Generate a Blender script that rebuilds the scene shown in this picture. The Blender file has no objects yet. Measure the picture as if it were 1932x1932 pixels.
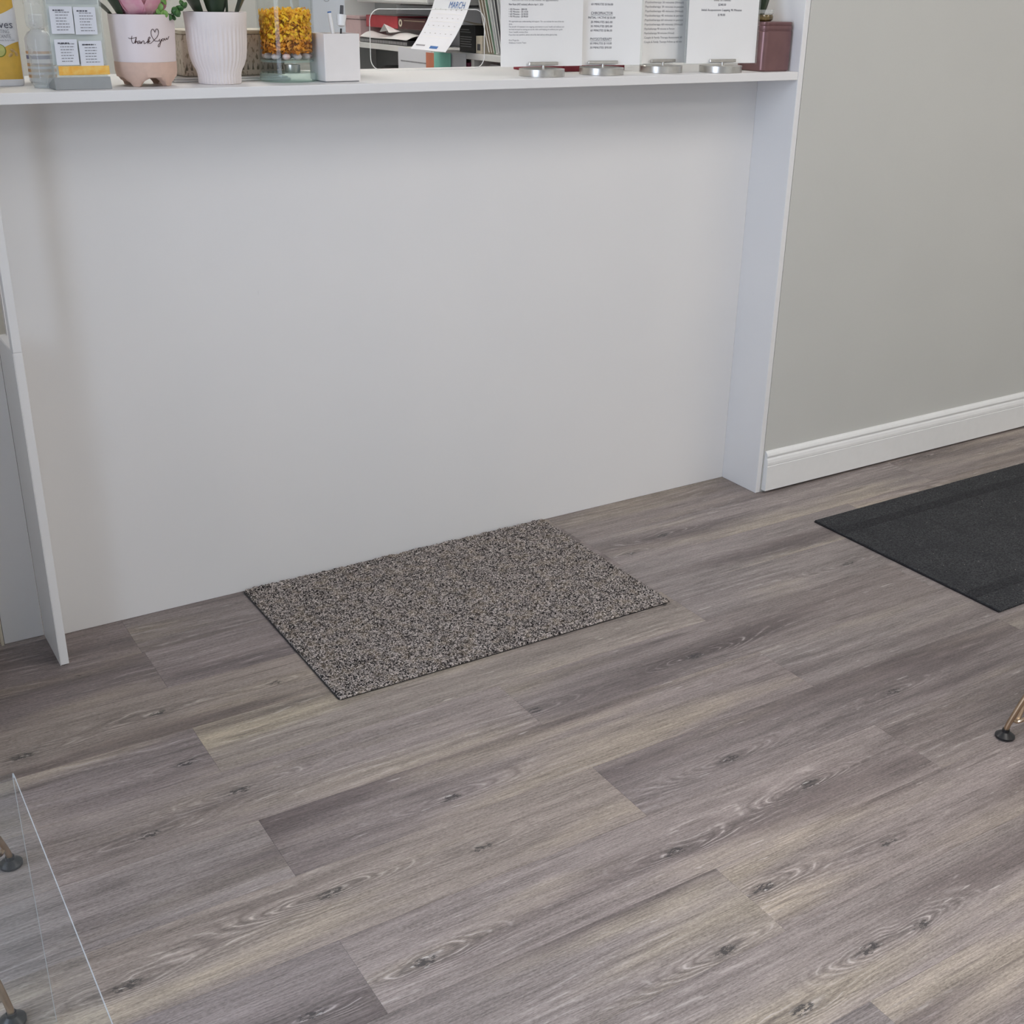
import bpy, bmesh, math, random
from mathutils import Vector, Matrix
random.seed(7)
R = math.radians
sc = bpy.context.scene
C = bpy.context.collection

# ------------------------------------------------------------------ camera
YAW, PITCH, ROLL, FPX = 0.55928, -0.40939, 0.01629, 2277.2
CAM = Vector((-2.4357, -2.6476, 1.4026))
fw = Vector((math.sin(YAW)*math.cos(PITCH), math.cos(YAW)*math.cos(PITCH), math.sin(PITCH)))
rt = Vector((math.cos(YAW), -math.sin(YAW), 0)); up = rt.cross(fw)
r2 = rt*math.cos(ROLL) + up*math.sin(ROLL); u2 = -rt*math.sin(ROLL) + up*math.cos(ROLL)
cd = bpy.data.cameras.new('camera'); cam = bpy.data.objects.new('camera', cd); C.objects.link(cam)
m = Matrix((r2, u2, -fw)).transposed().to_4x4(); m.translation = CAM; cam.matrix_world = m
cd.sensor_width = 36; cd.sensor_fit = 'HORIZONTAL'; cd.lens = FPX/1932*36; cd.clip_start = 0.05
sc.camera = cam

# ------------------------------------------------------------------ world, light, exposure
sc.view_settings.view_transform = 'Standard'; sc.view_settings.look = 'None'
sc.view_settings.gamma = 1.0; sc.view_settings.use_curve_mapping = False
sc.view_settings.exposure = -0.24
w = bpy.data.worlds.new('sky'); sc.world = w; w.use_nodes = True
w.node_tree.nodes['Background'].inputs[0].default_value = (0.75, 0.85, 1.0, 1)
w.node_tree.nodes['Background'].inputs[1].default_value = 1.0

def area(name, loc, rot, sx, sy, power, col):
    l = bpy.data.lights.new(name, 'AREA'); l.shape = 'RECTANGLE'; l.size = sx; l.size_y = sy
    l.energy = power; l.color = col
    o = bpy.data.objects.new(name, l); o.location = loc; o.rotation_euler = rot; C.objects.link(o); return o
# area lights stand in for window daylight; the one behind the camera is added
area('added_front_daylight', (-0.4, -5.12, 1.55), (R(90), 0, 0), 4.6, 2.0, 9, (0.88, 0.94, 1.0))
area('side_window_daylight', (-4.12, -1.5, 1.55), (R(90), 0, R(-90)), 2.2, 1.8, 98, (0.70, 0.81, 1.0))
CEIL_LIGHTS = [(-0.3, -1.9, 10.5), (1.6, -1.9, 11), (-0.3, -3.8, 9.5), (1.6, -3.8, 10), (-2.9, -3.8, 2.0), (-1.1, 1.3, 15)]

# ------------------------------------------------------------------ node material helpers
class NT:
    def __init__(s, name):
        s.m = bpy.data.materials.new(name); s.m.use_nodes = True; s.t = s.m.node_tree
        s.b = s.t.nodes['Principled BSDF']; s.out = s.t.nodes['Material Output']
    def n(s, typ, **kw):
        x = s.t.nodes.new(typ)
        for k, v in kw.items(): setattr(x, k, v)
        return x
    def link(s, a, b): s.t.links.new(a, b)
    def put(s, sock, v):
        if isinstance(v, bpy.types.NodeSocket): s.link(v, sock)
        else: sock.default_value = v
    def math(s, op, a, b=None, c=None, clamp=False):
        x = s.n('ShaderNodeMath', operation=op, use_clamp=clamp)
        for i, v in enumerate((a, b, c)):
            if v is not None: s.put(x.inputs[i], v)
        return x.outputs[0]
    def vec(s, a, b, c):
        x = s.n('ShaderNodeCombineXYZ')
        for i, v in enumerate((a, b, c)): s.put(x.inputs[i], v)
        return x.outputs[0]
    def noise(s, vec, scale=1.0, detail=2.0, rough=0.5, out=0):
        x = s.n('ShaderNodeTexNoise'); s.put(x.inputs['Vector'], vec)
        x.inputs['Scale'].default_value = scale; x.inputs['Detail'].default_value = detail
        x.inputs['Roughness'].default_value = rough
        return x.outputs[out]
    def mix(s, f, a, b, blend='MIX'):
        x = s.n('ShaderNodeMix', data_type='RGBA', blend_type=blend, clamp_factor=True)
        s.put(x.inputs[0], f)
        for i, v in ((6, a), (7, b)):
            if not isinstance(v, bpy.types.NodeSocket): v = (*v[:3], 1)
            s.put(x.inputs[i], v)
        return x.outputs[2]
    def ramp(s, f, lo, hi, a=0.0, b=1.0):
        x = s.n('ShaderNodeMapRange', interpolation_type='SMOOTHSTEP')
        s.put(x.inputs[0], f)
        for i, v in ((1, lo), (2, hi), (3, a), (4, b)): x.inputs[i].default_value = v
        return x.outputs[0]
    def bump(s, h, strength, dist):
        x = s.n('ShaderNodeBump'); x.inputs['Strength'].default_value = strength; x.inputs['Distance'].default_value = dist
        s.put(x.inputs['Height'], h); s.link(x.outputs[0], s.b.inputs['Normal'])
    def coord(s, k='Object'):
        return s.n('ShaderNodeTexCoord').outputs[k]

MAT = {}
def pm(name, col, rough=0.5, metal=0.0, var=0.06, scale=40, bump=0.0, spec=0.5, two=None, trans=0.0):
    """principled material with a little procedural mottling"""
    t = NT(name); co = t.coord()
    f = t.noise(co, scale, 3)
    c2 = two or tuple(max(0, c*(1-var*2)) for c in col)
    t.link(t.mix(t.ramp(f, 0.3, 0.7), col, c2), t.b.inputs['Base Color'])
    t.b.inputs['Roughness'].default_value = rough; t.b.inputs['Metallic'].default_value = metal
    t.b.inputs['Specular IOR Level'].default_value = spec
    if trans: t.b.inputs['Transmission Weight'].default_value = trans
    if bump: t.bump(t.noise(co, scale*4, 2), bump, 0.002)
    MAT[name] = t.m; return t.m

def clear(name, tint=(0.95, 0.98, 0.98), ior=1.49, rough=0.02, haze=0.0, hazecol=(0.8, 0.85, 0.88)):
    """thin clear sheet: transparent with Fresnel reflection"""
    t = NT(name); t.t.nodes.remove(t.b)
    fr = t.n('ShaderNodeFresnel'); fr.inputs[0].default_value = ior
    tr = t.n('ShaderNodeBsdfTransparent'); tr.inputs[0].default_value = (*tint, 1)
    gl = t.n('ShaderNodeBsdfGlossy'); gl.inputs['Roughness'].default_value = rough
    geo = t.n('ShaderNodeNewGeometry')          # no second reflection where the ray leaves the sheet
    fac = t.math('MULTIPLY', fr.outputs[0], t.math('SUBTRACT', 1.0, geo.outputs['Backfacing']))
    mx = t.n('ShaderNodeMixShader'); t.link(fac, mx.inputs[0]); t.link(tr.outputs[0], mx.inputs[1]); t.link(gl.outputs[0], mx.inputs[2])
    s = mx.outputs[0]
    if haze:
        nz = t.ramp(t.noise(t.coord(), 30, 2), 0.2, 0.8, haze*0.8, haze*1.2)
        df = t.n('ShaderNodeBsdfDiffuse'); df.inputs[0].default_value = (*hazecol, 1)
        m2 = t.n('ShaderNodeMixShader'); t.link(nz, m2.inputs[0]); t.link(s, m2.inputs[1]); t.link(df.outputs[0], m2.inputs[2]); s = m2.outputs[0]
    t.link(s, t.out.inputs[0]); MAT[name] = t.m; return t.m

def emis(name, col, strength):
    t = NT(name); t.b.inputs['Base Color'].default_value = (*col, 1)
    t.b.inputs['Emission Color'].default_value = (*col, 1); t.b.inputs['Emission Strength'].default_value = strength
    MAT[name] = t.m; return t.m

# ------------------------------------------------------------------ mesh helpers
def bx(bm, x0, x1, y0, y1, z0, z1, bev=0.0, seg=1):
    vs = [bm.verts.new(v) for v in ((x0,y0,z0),(x1,y0,z0),(x1,y1,z0),(x0,y1,z0),(x0,y0,z1),(x1,y0,z1),(x1,y1,z1),(x0,y1,z1))]
    fs = [bm.faces.new([vs[i] for i in f]) for f in ((3,2,1,0),(4,5,6,7),(0,1,5,4),(1,2,6,5),(2,3,7,6),(3,0,4,7))]
    if bev:
        es = {e for f in fs for e in f.edges}
        bmesh.ops.bevel(bm, geom=list(es), offset=bev, segments=seg, affect='EDGES', profile=0.5)
    return bm
def newbox(*a, **k): return bx(bmesh.new(), *a, **k)
def lathe(bm, prof, n=40, cx=0, cy=0, rfun=None, close=False):
    rings = []
    for r, z in prof:
        ring = []
        for i in range(n):
            a = 2*math.pi*i/n; rr = r if rfun is None else rfun(r, z, a)
            ring.append(bm.verts.new((cx+rr*math.cos(a), cy+rr*math.sin(a), z)))
        rings.append(ring)
    for a, b in zip(rings, rings[1:]):
        for i in range(n): bm.faces.new((a[i], a[(i+1)%n], b[(i+1)%n], b[i]))
    if close:
        bm.faces.new(rings[0][::-1]); bm.faces.new(rings[-1])
    return bm
def tube(bm, pts, r, n=8, cap=True):
    pts = [Vector(p) for p in pts]; rings = []
    nrm = None
    for i, p in enumerate(pts):
        t = (pts[min(i+1, len(pts)-1)] - pts[max(i-1, 0)]).normalized()
        if nrm is None:
            nrm = t.orthogonal().normalized()
        else:
            nrm = (nrm - t*nrm.dot(t))
            nrm = nrm.normalized() if nrm.length > 1e-6 else t.orthogonal().normalized()
        b = t.cross(nrm); rr = r[i] if isinstance(r, (list, tuple)) else r
        rings.append([bm.verts.new(p + (nrm*math.cos(2*math.pi*k/n) + b*math.sin(2*math.pi*k/n))*rr) for k in range(n)])
    for a, b in zip(rings, rings[1:]):
        for k in range(n): bm.faces.new((a[k], a[(k+1)%n], b[(k+1)%n], b[k]))
    if cap:
        bm.faces.new(rings[0][::-1]); bm.faces.new(rings[-1])
    return bm
def smooth_path(pts, sub=4, closed=False):
    P = [Vector(p) for p in pts]; out = []; n = len(P)
    for i in range(n if closed else n-1):
        p0 = P[(i-1) % n] if closed else P[max(i-1, 0)]; p1 = P[i]
        p2 = P[(i+1) % n]; p3 = P[(i+2) % n] if closed else P[min(i+2, n-1)]
        for k in range(sub):
            t = k/sub
            out.append(0.5*((2*p1)+(p2-p0)*t+(2*p0-5*p1+4*p2-p3)*t*t+(3*p1-p0-3*p2+p3)*t**3))
    if not closed: out.append(P[-1])
    return out
def rrect(x0, x1, z0, z1, r, n=6):
    o = []
    for cx, cz, a0 in ((x1-r, z0+r, -90), (x1-r, z1-r, 0), (x0+r, z1-r, 90), (x0+r, z0+r, 180)):
        for k in range(n+1):
            a = R(a0+90*k/n); o.append((cx+r*math.cos(a), cz+r*math.sin(a)))
    return o
def prism(bm, prof, d0, d1, axis='x'):
    def mk(u, v, d): return {'x': (d, u, v), 'y': (u, d, v), 'z': (u, v, d)}[axis]
    A = [bm.verts.new(mk(u, v, d0)) for u, v in prof]; B = [bm.verts.new(mk(u, v, d1)) for u, v in prof]
    n = len(prof)
    for i in range(n): bm.faces.new((A[i], A[(i+1)%n], B[(i+1)%n], B[i]))
    bm.faces.new(A[::-1]); bm.faces.new(B); return bm
def grid_surf(bm, f, nu, nv, thick=0.0):
    """surface f(u,v); with thickness given a closed sheet along its normals"""
    P = [[Vector(f(i/nu, j/nv)) for j in range(nv+1)] for i in range(nu+1)]
    V = [[bm.verts.new(p) for p in row] for row in P]
    for i in range(nu):
        for j in range(nv): bm.faces.new((V[i][j], V[i+1][j], V[i+1][j+1], V[i][j+1]))
    if thick:
        bmesh.ops.recalc_face_normals(bm, faces=bm.faces)
        bm.normal_update()
        bmesh.ops.solidify(bm, geom=list(bm.faces), thickness=thick)
    return bm

def obj(name, bm, mat, parent=None, smooth=False, loc=None):
    bmesh.ops.recalc_face_normals(bm, faces=bm.faces)
    me = bpy.data.meshes.new(name); bm.to_mesh(me); bm.free()
    me.materials.append(MAT[mat] if isinstance(mat, str) else mat)
    if smooth:
        me.polygons.foreach_set('use_smooth', [True]*len(me.polygons))
        try: me.set_sharp_from_angle(angle=R(40))
        except Exception: pass
    o = bpy.data.objects.new(name, me); C.objects.link(o)
    if parent: o.parent = parent
    if loc: o.location = loc
    return o
def tag(o, label, cat, group=None):
    o['label'] = label; o['category'] = cat
    if group: o['group'] = group
    return o
def thing(name, label, cat, loc=(0,0,0), rotz=0, group=None):
    o = bpy.data.objects.new(name, None); C.objects.link(o); o.empty_display_size = 0.05
    o.location = loc; o.rotation_euler = (0, 0, rotz)
    return tag(o, label, cat, group)
def struct(name, bm, mat, parent=None):
    o = obj(name, bm, mat, parent); o['kind'] = 'structure'; return o
def text(name, s, size, mat, parent, x, z, y=-0.0008, align='CENTER', width=None, rotz=0.0):
    """printed lettering in a vertical XZ plane facing -Y"""
    cu = bpy.data.curves.new(name, 'FONT'); cu.body = s; cu.size = size; cu.align_x = align
    cu.resolution_u = 2
    t = bpy.data.objects.new(name, cu); C.objects.link(t)
    bpy.context.view_layer.update()
    me = bpy.data.meshes.new_from_object(t.evaluated_get(bpy.context.evaluated_depsgraph_get()))
    bpy.data.objects.remove(t); bpy.data.curves.remove(cu)
    if width:
        xs = [v.co.x for v in me.vertices]; k = width/max(1e-6, max(xs)-min(xs))
        for v in me.vertices: v.co.x *= k
    me.name = name; me.materials.clear(); me.materials.append(MAT[mat])
    o = bpy.data.objects.new(name, me); C.objects.link(o); o.parent = parent
    o.location = (x, y, z); o.rotation_euler = (R(90), 0, rotz); return o

# ------------------------------------------------------------------ materials
def plank_mat():
    t = NT('vinyl_plank')
    sep = t.n('ShaderNodeSeparateXYZ'); t.link(t.coord(), sep.inputs[0]); x, y = sep.outputs[0], sep.outputs[1]
    oi = t.n('ShaderNodeObjectInfo'); rnd = oi.outputs['Random']
    rx = t.math('MULTIPLY', rnd, 37.0); ry = t.math('MULTIPLY', rnd, 91.0)
    X = t.math('ADD', x, rx); Y = t.math('ADD', y, ry)
    def st(sx, sy, off=0.0, **k):
        return t.noise(t.vec(t.math('MULTIPLY', X, sx), t.math('MULTIPLY', Y, sy), off), 1.0, **k)
    bend = core = halo = None
    for kn in ('knot_a', 'knot_b', 'knot_c'):
        at = t.n('ShaderNodeAttribute', attribute_type='OBJECT', attribute_name=kn)
        ks = t.n('ShaderNodeSeparateXYZ'); t.link(at.outputs['Vector'], ks.inputs[0])
        dx = t.math('SUBTRACT', x, ks.outputs[0]); dy = t.math('SUBTRACT', y, ks.outputs[1]); s = ks.outputs[2]
        dyw = t.math('ADD', dy, t.math('MULTIPLY', t.math('SUBTRACT', st(7, 14, 3.3), 0.5), 0.035))
        def gauss(a, b, ddy=dyw, dx=dx):
            q = t.math('ADD', t.math('POWER', t.math('ABSOLUTE', t.math('DIVIDE', dx, a)), 2.0),
                       t.math('POWER', t.math('ABSOLUTE', t.math('DIVIDE', ddy, b)), 2.0))
            return t.math('EXPONENT', t.math('MULTIPLY', q, -1.0))
        b1 = t.math('MULTIPLY', gauss(0.15, 0.022), s); h1 = t.math('MULTIPLY', gauss(0.05, 0.016, dy), s)
        c1 = t.math('MULTIPLY', gauss(0.021, 0.0085, dy), s)
        bend = b1 if bend is None else t.math('ADD', bend, b1)
        core = c1 if core is None else t.math('ADD', core, c1)
        halo = h1 if halo is None else t.math('ADD', halo, h1)
    low = st(1.3, 5.0, 1.0, detail=2.0)
    v = t.math('ADD', t.math('MULTIPLY', y, 46.0), t.math('ADD', t.math('MULTIPLY', low, 7.0), t.math('MULTIPLY', bend, 5.5)))
    v = t.math('ADD', v, t.math('MULTIPLY', st(14, 60, 5.0, detail=3.0), 0.55))
    ring = t.math('SINE', t.math('MULTIPLY', v, 6.2832))
    area_ = t.ramp(st(2.2, 9, 9.0, detail=2.0), 0.50, 0.68)
    amp = t.math('ADD', t.math('MULTIPLY', area_, 0.55), t.math('MULTIPLY', bend, 0.95), clamp=True)
    lite = t.math('MULTIPLY', t.math('POWER', t.math('MAXIMUM', ring, 0.0), 5.0), amp)
    lite = t.math('MULTIPLY', lite, t.ramp(st(22, 70, 2.0, detail=3.0), 0.40, 0.62))
    dark = t.math('MULTIPLY', t.math('POWER', t.math('MAXIMUM', t.math('MULTIPLY', ring, -1.0), 0.0), 2.0), amp)
    fiber = st(13, 360, 4.0, detail=4.0, rough=0.7)
    grain = st(130, 480, 6.0, detail=3.0, rough=0.7)
    streak = st(1.8, 34, 7.0, detail=3.0)
    tone = st(0.9, 6.5, 11.0, detail=3.0)
    cl = t.mix(t.ramp(tone, 0.50, 0.70), (0.284, 0.246, 0.236), (0.385, 0.332, 0.276))
    cl = t.mix(t.ramp(st(0.8, 7.5, 13.0, detail=3.0), 0.48, 0.70), cl, (0.165, 0.138, 0.134))
    k = t.math('ADD', t.ramp(streak, 0.30, 0.70, -0.18, 0.14), t.math('ADD', t.ramp(fiber, 0.34, 0.66, -0.24, 0.22), t.ramp(grain, 0.32, 0.68, -0.20, 0.20)))
    k = t.math('ADD', k, 1.0)
    cl = t.mix(1.0, cl, t.vec(k, k, k), 'MULTIPLY')
    cl = t.mix(t.math('MULTIPLY', dark, 0.50), cl, (0.085, 0.070, 0.068))
    cl = t.mix(t.math('MULTIPLY', t.ramp(st(4.0, 80, 15.0, detail=3.0), 0.60, 0.74), 0.50), cl, (0.080, 0.066, 0.063))
    cl = t.mix(t.math('MULTIPLY', lite, 0.85), cl, (0.62, 0.56, 0.54))
    pale = t.math('MULTIPLY', t.ramp(st(16, 150, 27.0, detail=3.0), 0.64, 0.72), t.ramp(st(2.5, 10, 29.0), 0.48, 0.62))
    cl = t.mix(t.math('MULTIPLY', pale, 0.7), cl, (0.60, 0.55, 0.53))
    cl = t.mix(t.math('MULTIPLY', halo, t.ramp(st(26, 130, 17.0, detail=4.0, rough=0.65), 0.42, 0.60, 0.0, 0.80)), cl, (0.10, 0.088, 0.085))
    kn = t.math('MULTIPLY', core, t.ramp(st(75, 190, 19.0, detail=4.0, rough=0.7), 0.42, 0.60, 0.0, 1.5), clamp=True)
    cl = t.mix(t.ramp(kn, 0.16, 0.50, 0.0, 0.90), cl, (0.055, 0.052, 0.052))
    ks2 = t.math('MULTIPLY', t.ramp(halo, 0.35, 0.85), t.ramp(st(45, 170, 23.0, detail=2.0), 0.62, 0.70))
    cl = t.mix(t.math('MULTIPLY', ks2, 0.8), cl, (0.62, 0.60, 0.58))
    cl = t.mix(1.0, cl, oi.outputs['Color'], 'MULTIPLY')
    t.link(cl, t.b.inputs['Base Color'])
    t.link(t.ramp(streak, 0.2, 0.8, 0.40, 0.55), t.b.inputs['Roughness'])
    t.b.inputs['Specular IOR Level'].default_value = 0.35
    t.bump(t.math('ADD', fiber, t.math('MULTIPLY', grain, 0.5)), 0.10, 0.0008)
    MAT['plank'] = t.m
plank_mat()

def doormat_mat():
    t = NT('doormat_pile'); co = t.coord()
    a = t.noise(co, 205, 3, 0.75); b = t.noise(co, 150, 2, 0.6); c = t.noise(co, 34, 2)
    cl = t.mix(t.ramp(a, 0.45, 0.56), (0.006, 0.005, 0.006), (0.46, 0.405, 0.375))
    cl = t.mix(t.ramp(b, 0.56, 0.64), cl, (0.10, 0.086, 0.080))
    cl = t.mix(t.math('MULTIPLY', t.ramp(c, 0.45, 0.7), 0.35), cl, (0.30, 0.24, 0.17))
    valley_shade = t.noise(co, 80, 2, 0.6)
    cl = t.mix(t.math('MULTIPLY', t.ramp(valley_shade, 0.50, 0.64), 0.6), cl, (0.022, 0.019, 0.018))  # darker clumps put the shade of valleys between tufts into the colour
    sp = t.noise(co, 330, 1, 0.5)
    cl = t.mix(t.ramp(sp, 0.60, 0.67), cl, (0.74, 0.67, 0.62))
    t.link(cl, t.b.inputs['Base Color']); t.b.inputs['Roughness'].default_value = 0.95
    t.b.inputs['Specular IOR Level'].default_value = 0.1
    t.bump(a, 0.6, 0.003); MAT['doormat'] = t.m
doormat_mat()
def runner_mat():
    t = NT('runner_felt'); co = t.coord()
    a = t.noise(co, 260, 3, 0.7); b = t.noise(co, 9, 3); sp = t.noise(co, 170, 1)
    mp = t.n('ShaderNodeMapping'); mp.inputs['Scale'].default_value = (60, 260, 60); t.link(co, mp.inputs[0])
    s = t.noise(mp.outputs[0], 1.0, 2)
    cl = t.mix(t.ramp(a, 0.3, 0.7), (0.018, 0.019, 0.021), (0.075, 0.076, 0.080))
    cl = t.mix(t.math('MULTIPLY', t.ramp(s, 0.55, 0.75), 0.4), cl, (0.095, 0.096, 0.10))
    cl = t.mix(t.math('MULTIPLY', t.ramp(b, 0.4, 0.7), 0.35), cl, (0.028, 0.029, 0.032))
    cl = t.mix(t.ramp(sp, 0.765, 0.79), cl, (0.42, 0.38, 0.34))
    t.link(cl, t.b.inputs['Base Color']); t.b.inputs['Roughness'].default_value = 0.95
    t.b.inputs['Specular IOR Level'].default_value = 0.15
    t.bump(a, 0.5, 0.002); MAT['runner'] = t.m
runner_mat()
pm('runner_band', (0.050, 0.051, 0.055), 0.95, var=0.3, scale=240, bump=0.4, spec=0.15)
def panel_mat():
    t = NT('white_melamine'); co = t.coord()
    f = t.noise(co, 2.2, 2); sp = t.noise(co, 900, 1)
    cl = t.mix(t.ramp(f, 0.3, 0.7), (0.80, 0.79, 0.785), (0.78, 0.775, 0.775))
    cl = t.mix(t.ramp(sp, 0.2, 0.8, 0.0, 0.05), cl, (0.55, 0.55, 0.55))
    # a few faint scuffs
    mp = t.n('ShaderNodeMapping'); mp.inputs['Scale'].default_value = (60, 60, 14); t.link(co, mp.inputs[0])
    sf = t.ramp(t.noise(mp.outputs[0], 1.0, 1), 0.80, 0.84)
    cl = t.mix(t.math('MULTIPLY', sf, 0.35), cl, (0.45, 0.44, 0.43))
    t.link(cl, t.b.inputs['Base Color']); t.b.inputs['Roughness'].default_value = 0.42
    t.b.inputs['Specular IOR Level'].default_value = 0.35
    t.bump(sp, 0.03, 0.0005); MAT['panel'] = t.m
panel_mat()
def wall_mat(name, col):
    t = NT(name); co = t.coord()
    f = t.noise(co, 3, 2); sp = t.noise(co, 500, 2)
    cl = t.mix(t.ramp(f, 0.3, 0.7), col, tuple(c*0.975 for c in col))
    t.link(t.mix(t.ramp(sp, 0.2, 0.8, 0, 0.06), cl, tuple(c*0.7 for c in col)), t.b.inputs['Base Color'])
    t.b.inputs['Roughness'].default_value = 0.7; t.b.inputs['Specular IOR Level'].default_value = 0.25
    t.bump(sp, 0.08, 0.001); MAT[name] = t.m
wall_mat('wall_paint', (0.575, 0.575, 0.545)); wall_mat('wall_white', (0.70, 0.70, 0.67)); wall_mat('ceiling_paint', (0.82, 0.82, 0.81))
pm('baseboard_paint', (0.80, 0.80, 0.79), 0.38, var=0.01)
pm('subfloor', (0.06, 0.055, 0.052), 0.8)
pm('paper', (0.80, 0.80, 0.80), 0.6, var=0.01, scale=8)
pm('paper_cool', (0.74, 0.76, 0.82), 0.6, var=0.01, scale=8)
pm('mint_paper', (0.86, 0.88, 0.85), 0.6, var=0.01)
pm('ink', (0.10, 0.10, 0.13), 0.8); pm('ink_soft', (0.30, 0.30, 0.33), 0.8); pm('ink_blue', (0.06, 0.16, 0.42), 0.8)
pm('ink_brown', (0.060, 0.022, 0.022), 0.6)
pm('silver', (0.62, 0.60, 0.57), 0.32, 1.0, var=0.04, scale=90)
pm('silver_grey', (0.30, 0.315, 0.32), 0.45, 0.1, var=0.03)
pm('black_rubber', (0.012, 0.012, 0.014), 0.35)
pm('gold_wire', (0.56, 0.41, 0.28), 0.28, 1.0, var=0.08)
pm('pot_glaze', (0.80, 0.71, 0.715), 0.45, var=0.02, scale=14)
pm('pot_clay', (0.68, 0.48, 0.39), 0.7, var=0.04, scale=60)
pm('ceramic_matte', (0.80, 0.735, 0.72), 0.6, var=0.015, scale=18)
pm('white_plastic', (0.80, 0.765, 0.75), 0.4, var=0.01)
pm('white_gloss', (0.82, 0.82, 0.82), 0.25, var=0.01)
pm('soil', (0.045, 0.032, 0.022), 0.95, var=0.25, scale=150, bump=0.5)
pm('leaf_dark', (0.018, 0.035, 0.020), 0.35, var=0.2, scale=30, two=(0.040, 0.060, 0.030))
pm('leaf_green', (0.075, 0.20, 0.045), 0.45, var=0.2, scale=60, two=(0.035, 0.11, 0.030))
pm('leaf_lime', (0.24, 0.42, 0.11), 0.45, var=0.2, scale=80, two=(0.14, 0.30, 0.06))
pm('rose_pink', (0.72, 0.32, 0.42), 0.7, var=0.15, scale=50, two=(0.78, 0.46, 0.50))
pm('lotion_white', (0.78, 0.775, 0.80), 0.3, var=0.01)
pm('lotion_yellow', (0.74, 0.45, 0.07), 0.35, var=0.08, scale=30)
pm('lime_flesh', (0.60, 0.60, 0.20), 0.4, var=0.1, scale=90); pm('lime_rind', (0.22, 0.26, 0.03), 0.4)
pm('almond', (0.70, 0.45, 0.18), 0.5, var=0.2, scale=140)
pm('label_orange', (0.75, 0.42, 0.20), 0.5, var=0.2, scale=160); pm('label_blue', (0.16, 0.16, 0.28), 0.5)
pm('honey', (0.90, 0.42, 0.04), 0.3, var=0.25, scale=70, two=(0.92, 0.60, 0.16))
pm('tulle_yellow', (1.0, 0.66, 0.01), 0.6, var=0.15, scale=60, two=(1.0, 0.52, 0.02))
pm('tulle_orange', (1.0, 0.42, 0.03), 0.6, var=0.15, scale=60)
pm('candy_pink', (0.72, 0.36, 0.32), 0.3, var=0.3, scale=120, two=(0.78, 0.66, 0.64))
pm('candy_clear', (0.70, 0.62, 0.60), 0.2, var=0.2, scale=90)
pm('rose_gold', (0.235, 0.130, 0.130), 0.34, 0.6, var=0.05, scale=30)
pm('amber', (0.20, 0.14, 0.05), 0.15, var=0.3, scale=90)
pm('binder_red', (0.40, 0.030, 0.045), 0.5, var=0.06); pm('binder_maroon', (0.060, 0.010, 0.012), 0.45)
pm('book_dark', (0.020, 0.020, 0.024), 0.5, var=0.2, scale=200); pm('book_red', (0.26, 0.020, 0.035), 0.5)
pm('box_black', (0.018, 0.018, 0.020), 0.5); pm('box_cream', (0.68, 0.62, 0.50), 0.6)
pm('case_black', (0.006, 0.006, 0.007), 0.5)
pm('sticky_orange', (0.62, 0.22, 0.13), 0.7, var=0.03); pm('sticky_teal', (0.28, 0.70, 0.60), 0.7, var=0.03)
pm('pink_clear', (0.60, 0.42, 0.43), 0.4, var=0.05)
pm('folder_green', (0.22, 0.36, 0.25), 0.6); pm('folder_tan', (0.36, 0.29, 0.21), 0.6); pm('folder_grey', (0.42, 0.42, 0.43), 0.5); pm('folder_dark', (0.09, 0.09, 0.10), 0.5)
pm('shelf_board', (0.74, 0.74, 0.74), 0.5, var=0.01); pm('shelf_back_shaded', (0.34, 0.35, 0.36), 0.6, var=0.02)  # the back's dark grey carries the shade inside the cubbies
pm('maroon_item', (0.16, 0.02, 0.06), 0.5)
clear('acrylic', (0.975, 0.985, 0.985), 1.45, 0.03)
clear('acrylic_table', (0.975, 0.985, 0.985), 1.38, 0.03, haze=0.008)
clear('acrylic_holder', (0.955, 0.97, 0.965), 1.42, 0.04, haze=0.10, hazecol=(0.86, 0.88, 0.87))
clear('glass_vase', (0.985, 0.995, 0.99), 1.40, 0.02)
clear('glass_green', (0.86, 0.95, 0.91), 1.45, 0.02, haze=0.22, hazecol=(0.72, 0.84, 0.78))
clear('bottle_clear', (0.95, 0.965, 0.965), 1.40, 0.03, haze=0.24, hazecol=(0.90, 0.90, 0.88))
clear('liquid', (0.93, 0.95, 0.95), 1.2, 0.05, haze=0.15)
clear('acrylic_edge', (0.9, 0.95, 0.95), 1.3, 0.2, haze=0.75, hazecol=(0.72, 0.74, 0.74))
clear('table_edge', (0.95, 0.96, 0.96), 1.12, 0.3, haze=0.45, hazecol=(0.58, 0.57, 0.56))
pm('screen_rim', (0.92, 0.92, 0.92), 0.3, var=0.005)
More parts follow.
